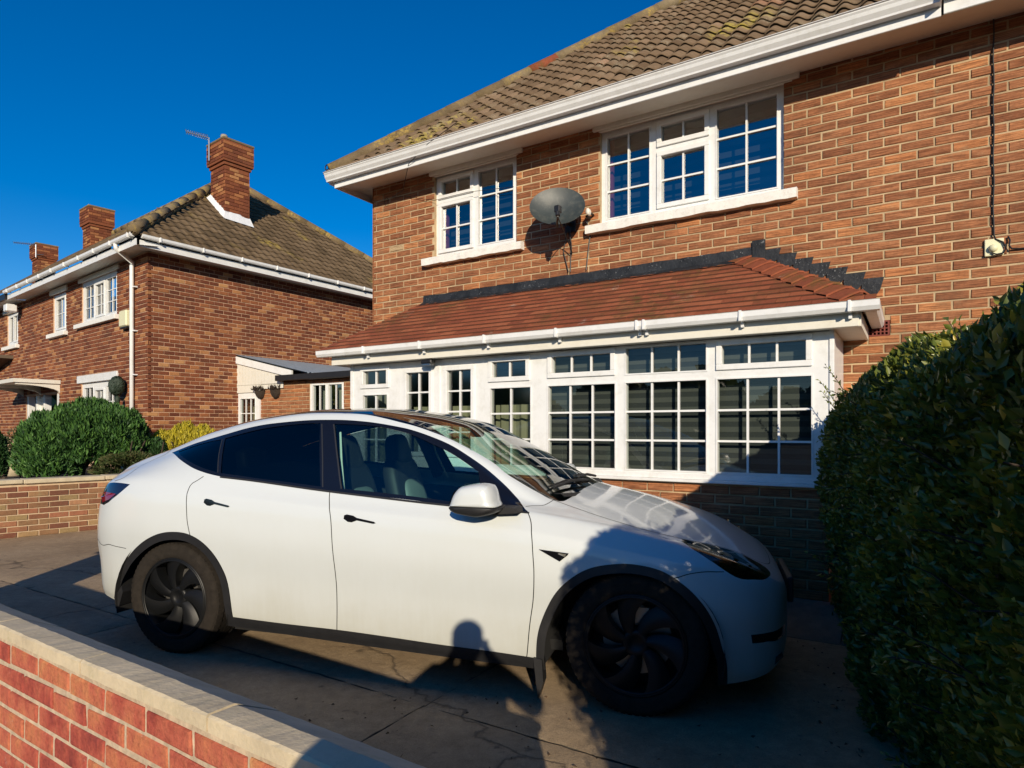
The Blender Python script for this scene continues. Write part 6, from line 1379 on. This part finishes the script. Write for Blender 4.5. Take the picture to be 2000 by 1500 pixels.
# ---- shrubs in the neighbouring bed
gb = MB(); gb.box(-3.0, 2.2, .205, 7.5, -.02, .66); o = gb.build('garden_bed', 'soil', kind='structure'); o.location = BW; o.rotation_euler = (0, 0, aB)
def wpx(px, py, Y): return Vector(((px - 1000) / 1250 * Y, Y, EYE - (py - 838) / 1250 * Y))
def shrub(name, label, base, blobs, n, mat, size, up, cat='shrub', tones=(.5, .25)):
    """blobs: (centre offset, radii, weight); sprays of small scale-leaves standing on the blob surfaces"""
    t = thing(name, base, 0, label, cat); Cs = []; Ds = []; tot = sum(b[2] for b in blobs); Tn = []
    for (c, r, wgt) in blobs:
        k_ = int(n * wgt / tot); v = rng.normal(size=(k_, 3)); v /= np.linalg.norm(v, axis=1, keepdims=True); v[:, 2] = np.where(v[:, 2] < -.5, -v[:, 2], v[:, 2])
        lump = 1 + .09 * np.sin(v[:, 0] * 9 + c[0] * 5) * np.sin(v[:, 2] * 8 + c[1] * 3) + .06 * np.sin(v[:, 1] * 15)
        rad = lump * (1 - np.abs(rng.normal(scale=.10, size=k_))); P = np.array(c) + v * np.array(r) * rad[:, None]; d = v * (1 - up) + np.array([0, 0, up]) + rng.normal(scale=.25, size=(k_, 3)); d /= np.linalg.norm(d, axis=1, keepdims=True); Cs.append(P); Ds.append(d)
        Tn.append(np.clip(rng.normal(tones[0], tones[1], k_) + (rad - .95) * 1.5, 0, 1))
    C = np.concatenate(Cs); D = np.concatenate(Ds); ok = C[:, 2] > -.02; C, D, Tn = C[ok], D[ok], np.concatenate(Tn)[ok]
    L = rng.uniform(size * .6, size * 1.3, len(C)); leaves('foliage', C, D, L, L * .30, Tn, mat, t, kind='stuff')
    m = MB()
    for i in range(7): a = rng.uniform(0, 6.28); m.tube([(0.05 * math.cos(a), .05 * math.sin(a), -.05), (.12 * math.cos(a), .12 * math.sin(a), .25), (.3 * math.cos(a), .3 * math.sin(a), .6)], [.03, .02, .008], 5)
    m.build('stems', 'twig', t); 
    return t
b0 = wpx(150, 932, 9.75)
shrub('conifer_shrub', 'big rounded dark green conifer bush behind the boundary wall', (b0.x, b0.y, .64), [((-.38, 0, .42), (.44, .5, .60), 1.0), ((.02, .1, .58), (.50, .5, .62), 1.2), ((.44, .25, .66), (.44, .45, .46), 1.0), ((-.22, -.15, .28), (.36, .4, .38), .7), ((.20, .2, .80), (.38, .4, .40), .7), ((.62, .2, .52), (.24, .3, .34), .4)], 46000, 'conifer_leaf', .10, .55, tones=(.55, .3))
b1 = wpx(362, 905, 10.6)
shrub('golden_shrub', 'bright yellow golden conifer bush beside the brick gable', (b1.x, b1.y, .62), [((-.32, 0, .36), (.26, .3, .40), 1), ((.0, 0, .46), (.24, .3, .42), 1), ((.30, 0, .40), (.28, .3, .42), 1), ((.52, 0, .32), (.20, .3, .34), .6)], 15000, 'golden_leaf', .10, .8)
b2 = wpx(245, 905, 9.9)
shrub('low_juniper', 'low brown-green juniper spray on the bed above the boundary wall', (b2.x, b2.y, .64), [((.1, -.1, .30), (.40, .3, .12), 1.2), ((-.1, 0, .16), (.4, .3, .16), .8)], 6000, 'juniper_leaf', .07, .25)
b3 = wpx(300, 900, 10.2)
shrub('dark_shrub', 'small dark shrub in the gap between the green and the yellow bush', (b3.x + .05, b3.y, .62), [((.0, 0, .32), (.14, .14, .34), 1)], 2500, 'conifer_leaf', .06, .5, tones=(.2, .15))
b4 = wpx(-4, 920, 9.4)
shrub('edge_shrub', 'dark narrow shrub cut off by the left edge above the boundary wall', (b4.x, b4.y, .62), [((-.05, 0, .35), (.16, .16, .42), 1)], 3500, 'conifer_leaf', .07, .5, tones=(.15, .15))
b5 = wpx(27, 925, 10.4); pot = thing('garden_pot', (b5.x, b5.y, .62), 0, 'small stone pot with a straggly plant left of the big green bush', 'pot')
m = MB(); m.lathe([(.0, .0), (.10, .0), (.14, .16), (.16, .30), (.17, .31), (.15, .31), (.13, .25)], lambda r_, a, h: (r_ * math.cos(a), r_ * math.sin(a), h), 16); m.build('pot_body', 'coping', pot, smooth=True)
v = rng.normal(size=(500, 3)); v /= np.linalg.norm(v, axis=1, keepdims=True); C = v * np.array([.16, .16, .28]) * rng.uniform(.3, 1, (500, 1)) + np.array([0, 0, .55]); leaves('plant', C, v, np.full(500, .05), np.full(500, .02), rng.random(500), 'juniper_leaf', pot, kind='stuff')
# dead leaves and litter by the wall
plain('dry_leaf', (0.10, 0.06, 0.03), 0.9, .4, 40)
def litter():
    t = thing('leaf_litter', (0, 0, 0), 0, 'scatter of small dry leaves on the concrete drive', 'leaf litter'); t['kind'] = 'stuff'
    n_ = 420; P = np.stack([rng.uniform(-2.6, 1.6, n_), rng.uniform(1.6, 3.4, n_), np.full(n_, .008)], 1); k2 = 120; sl = rng.random(k2); P[:k2, 0] = HA[0] + hv[0] * HL * sl - hn[0] * np.abs(rng.normal(scale=.09, size=k2)); P[:k2, 1] = HA[1] + hv[1] * HL * sl - hn[1] * np.abs(rng.normal(scale=.09, size=k2)) + .15; D = rng.normal(size=(n_, 3)); D[:, 2] *= .1; D /= np.linalg.norm(D, axis=1, keepdims=True); L_ = rng.uniform(.008, .03, n_); leaves('litter', P, D, L_, L_ * .5, rng.random(n_), 'dry_leaf', t, kind='stuff')
litter()
# ================================================================= the photographer, whose shadow lies on the door and the drive
plain('cloth_dark', (0.03, 0.035, 0.05), 0.9, .2, 20); plain('skin', (0.45, 0.27, 0.19), 0.55); plain('hair_brown', (0.05, 0.03, 0.02), 0.7)
person = thing('person', (0.03, -.42, 0), 0, 'person in dark coat and trousers holding up a phone, casting the shadow on the door', 'person')
def skin_body():
    J = dict(pelvis=(0, 0, .92, .185, .135), waist=(0, .0, 1.06, .18, .13), chest=(0, .0, 1.26, .20, .135), neck0=(0, .01, 1.42, .07, .07), neck=(0, .02, 1.47, .055, .055), head0=(0, .04, 1.53, .07, .085), head1=(0, .035, 1.60, .086, .10), head2=(0, .03, 1.655, .055, .065))
    for sd, nm in ((-1, 'l'), (1, 'r')):
        J.update({'sh' + nm: (sd * .20, .0, 1.39, .085, .085), 'el' + nm: (sd * .36, .15, 1.19, .065, .065), 'wr' + nm: (sd * .115, .315, 1.375, .032, .032), 'hd' + nm: (sd * .085, .355, 1.415, .038, .022),
                  'hip' + nm: (sd * .09, 0, .86, .095, .10), 'kn' + nm: (sd * .11, .02, .48, .065, .065), 'an' + nm: (sd * .12, -.01, .09, .045, .045), 'to' + nm: (sd * .14, .16, .04, .045, .035)})
    E_ = [('pelvis', 'waist'), ('waist', 'chest'), ('chest', 'neck0'), ('neck0', 'neck'), ('neck', 'head0'), ('head0', 'head1'), ('head1', 'head2')]
    for nm in 'lr': E_ += [('chest', 'sh' + nm), ('sh' + nm, 'el' + nm), ('el' + nm, 'wr' + nm), ('wr' + nm, 'hd' + nm), ('pelvis', 'hip' + nm), ('hip' + nm, 'kn' + nm), ('kn' + nm, 'an' + nm), ('an' + nm, 'to' + nm)]
    names = list(J); idx = {n: i for i, n in enumerate(names)}
    # fingers: short chains rooted in the palm, curled round the phone
    pts = [J[n][:3] for n in names]; rad = [J[n][3:] for n in names]; ed = [(idx[a], idx[b]) for a, b in E_]
    for sd, nm in ((-1, 'l'), (1, 'r')):
        h = Vector(J['hd' + nm][:3])
        for k_ in range(4):
            o = h + Vector((sd * -.008, .012, .03 - .019 * k_)); c1 = o + Vector((sd * .004, .032 - .003 * abs(k_ - 1), .008)); c2 = c1 + Vector((-sd * .016, .010, .0)); c3 = c2 + Vector((-sd * .014, -.004, 0)); i0 = len(pts)
            pts += [tuple(c) for c in (o, c1, c2, c3)]; rad += [(.0095, .0095), (.009, .009), (.0085, .0085), (.0075, .0075)]; ed += [(idx['hd' + nm], i0), (i0, i0 + 1), (i0 + 1, i0 + 2), (i0 + 2, i0 + 3)]
        o = h + Vector((-sd * .02, -.015, .02)); i0 = len(pts); pts += [tuple(o), tuple(o + Vector((-sd * .02, .002, .018)))]; rad += [(.011, .011), (.009, .009)]; ed += [(idx['hd' + nm], i0), (i0, i0 + 1)]
    me = bpy.data.meshes.new('body'); me.from_pydata(pts, ed, []); me.update(); o = link('body', me, person); me.materials.append(MAT['cloth_dark'])
    md = o.modifiers.new('skin', 'SKIN'); md.use_smooth_shade = True; sv = me.skin_vertices[0].data
    for i, r_ in enumerate(rad): sv[i].radius = r_
    sv[0].use_root = True; sd_ = o.modifiers.new('sub', 'SUBSURF'); sd_.levels = 1; sd_.render_levels = 2
    # skin colour on head and hands by position
    m, t, p = new_mat('person_cloth'); P = nd(t, 'ShaderNodeTexCoord').outputs['Object']; sp_ = nd(t, 'ShaderNodeSeparateXYZ'); t.links.new(P, sp_.inputs[0])
    headm = mth(t, 'GREATER_THAN', sp_.outputs['Z'], 1.45); handm = mth(t, 'GREATER_THAN', sp_.outputs['Y'], .325); mm = mth(t, 'MAXIMUM', headm, handm); legs = mth(t, 'LESS_THAN', sp_.outputs['Z'], .90)
    c = mixc(t, legs, (0.035, 0.04, 0.055), (0.02, 0.022, 0.03)); c = mixc(t, mm, c, (0.45, 0.27, 0.19)); t.links.new(c, p.inputs['Base Color']); p.inputs['Roughness'].default_value = .8; me.materials[0] = m
    hm = MB(); V, F = superell((0, .022, 1.615), (.085, .103, .075), 1, 1, 16, 10); V = [(v_[0], v_[1], v_[2] if v_[1] < .05 or v_[2] > 1.63 else max(v_[2], 1.63)) for v_ in V]; hm.add(V, F); hm.build('hair', 'hair_brown', person, smooth=True)
    f = MB(); f.sphere((0, .125, 1.565), (.012, .022, .02), 8, 6, mi=0); f.sphere((-.078, .04, 1.57), (.01, .02, .03), 8, 6); f.sphere((.078, .04, 1.57), (.01, .02, .03), 8, 6); f.build('nose_and_ears', 'skin', person, smooth=True)
    f = MB(); f.sphere((-.03, .112, 1.585), .011, 8, 6); f.sphere((.03, .112, 1.585), .011, 8, 6); f.build('eyes', 'black_plastic', person, smooth=True)
    f = MB(); f.sphere((0, .118, 1.53), (.022, .010, .006), 8, 6); f.build('mouth', 'lamp_red', person, smooth=True)
skin_body()
ph = thing('phone', (0, -.03, EYE), 0, 'phone held up at eye height by the photographer', 'phone')
m = MB(); m.bbox(-.078, .078, -.012, -.003, -.037, .037, .004); m.build('phone_body', 'car_gloss_black', ph)
m = MB(); m.lathe([(.001, -.0028), (.006, -.0028), (.006, -.001)], lambda r_, a, h: (.06 + r_ * math.cos(a), h, .02 + r_ * math.sin(a)), 12); m.build('lens', 'car_gloss_black', ph)
# ================================================================= added ring of trees, out of view, to darken the horizon in reflections
def added_treeline():
    n = 60000; a = rng.random(n) * 2 * math.pi; rad = 70 + rng.normal(scale=3, size=n); h = 6.5 + 1.6 * np.sin(a * 17) + 1.0 * np.sin(a * 41 + 1) + .6 * np.sin(a * 97)
    z = rng.random(n) ** .8 * h; P = np.stack([rad * np.cos(a), rad * np.sin(a), z], 1); D = rng.normal(size=(n, 3)); D /= np.linalg.norm(D, axis=1, keepdims=True); L_ = rng.uniform(1.2, 2.4, n)
    o = leaves('added_treeline', P, D, L_, L_ * .8, np.clip(rng.normal(.35, .2, n), 0, .9), 'privet_leaf', None, kind='stuff'); tag(o, 'added unseen ring of trees that darkens the horizon in reflections', 'trees')
added_treeline()
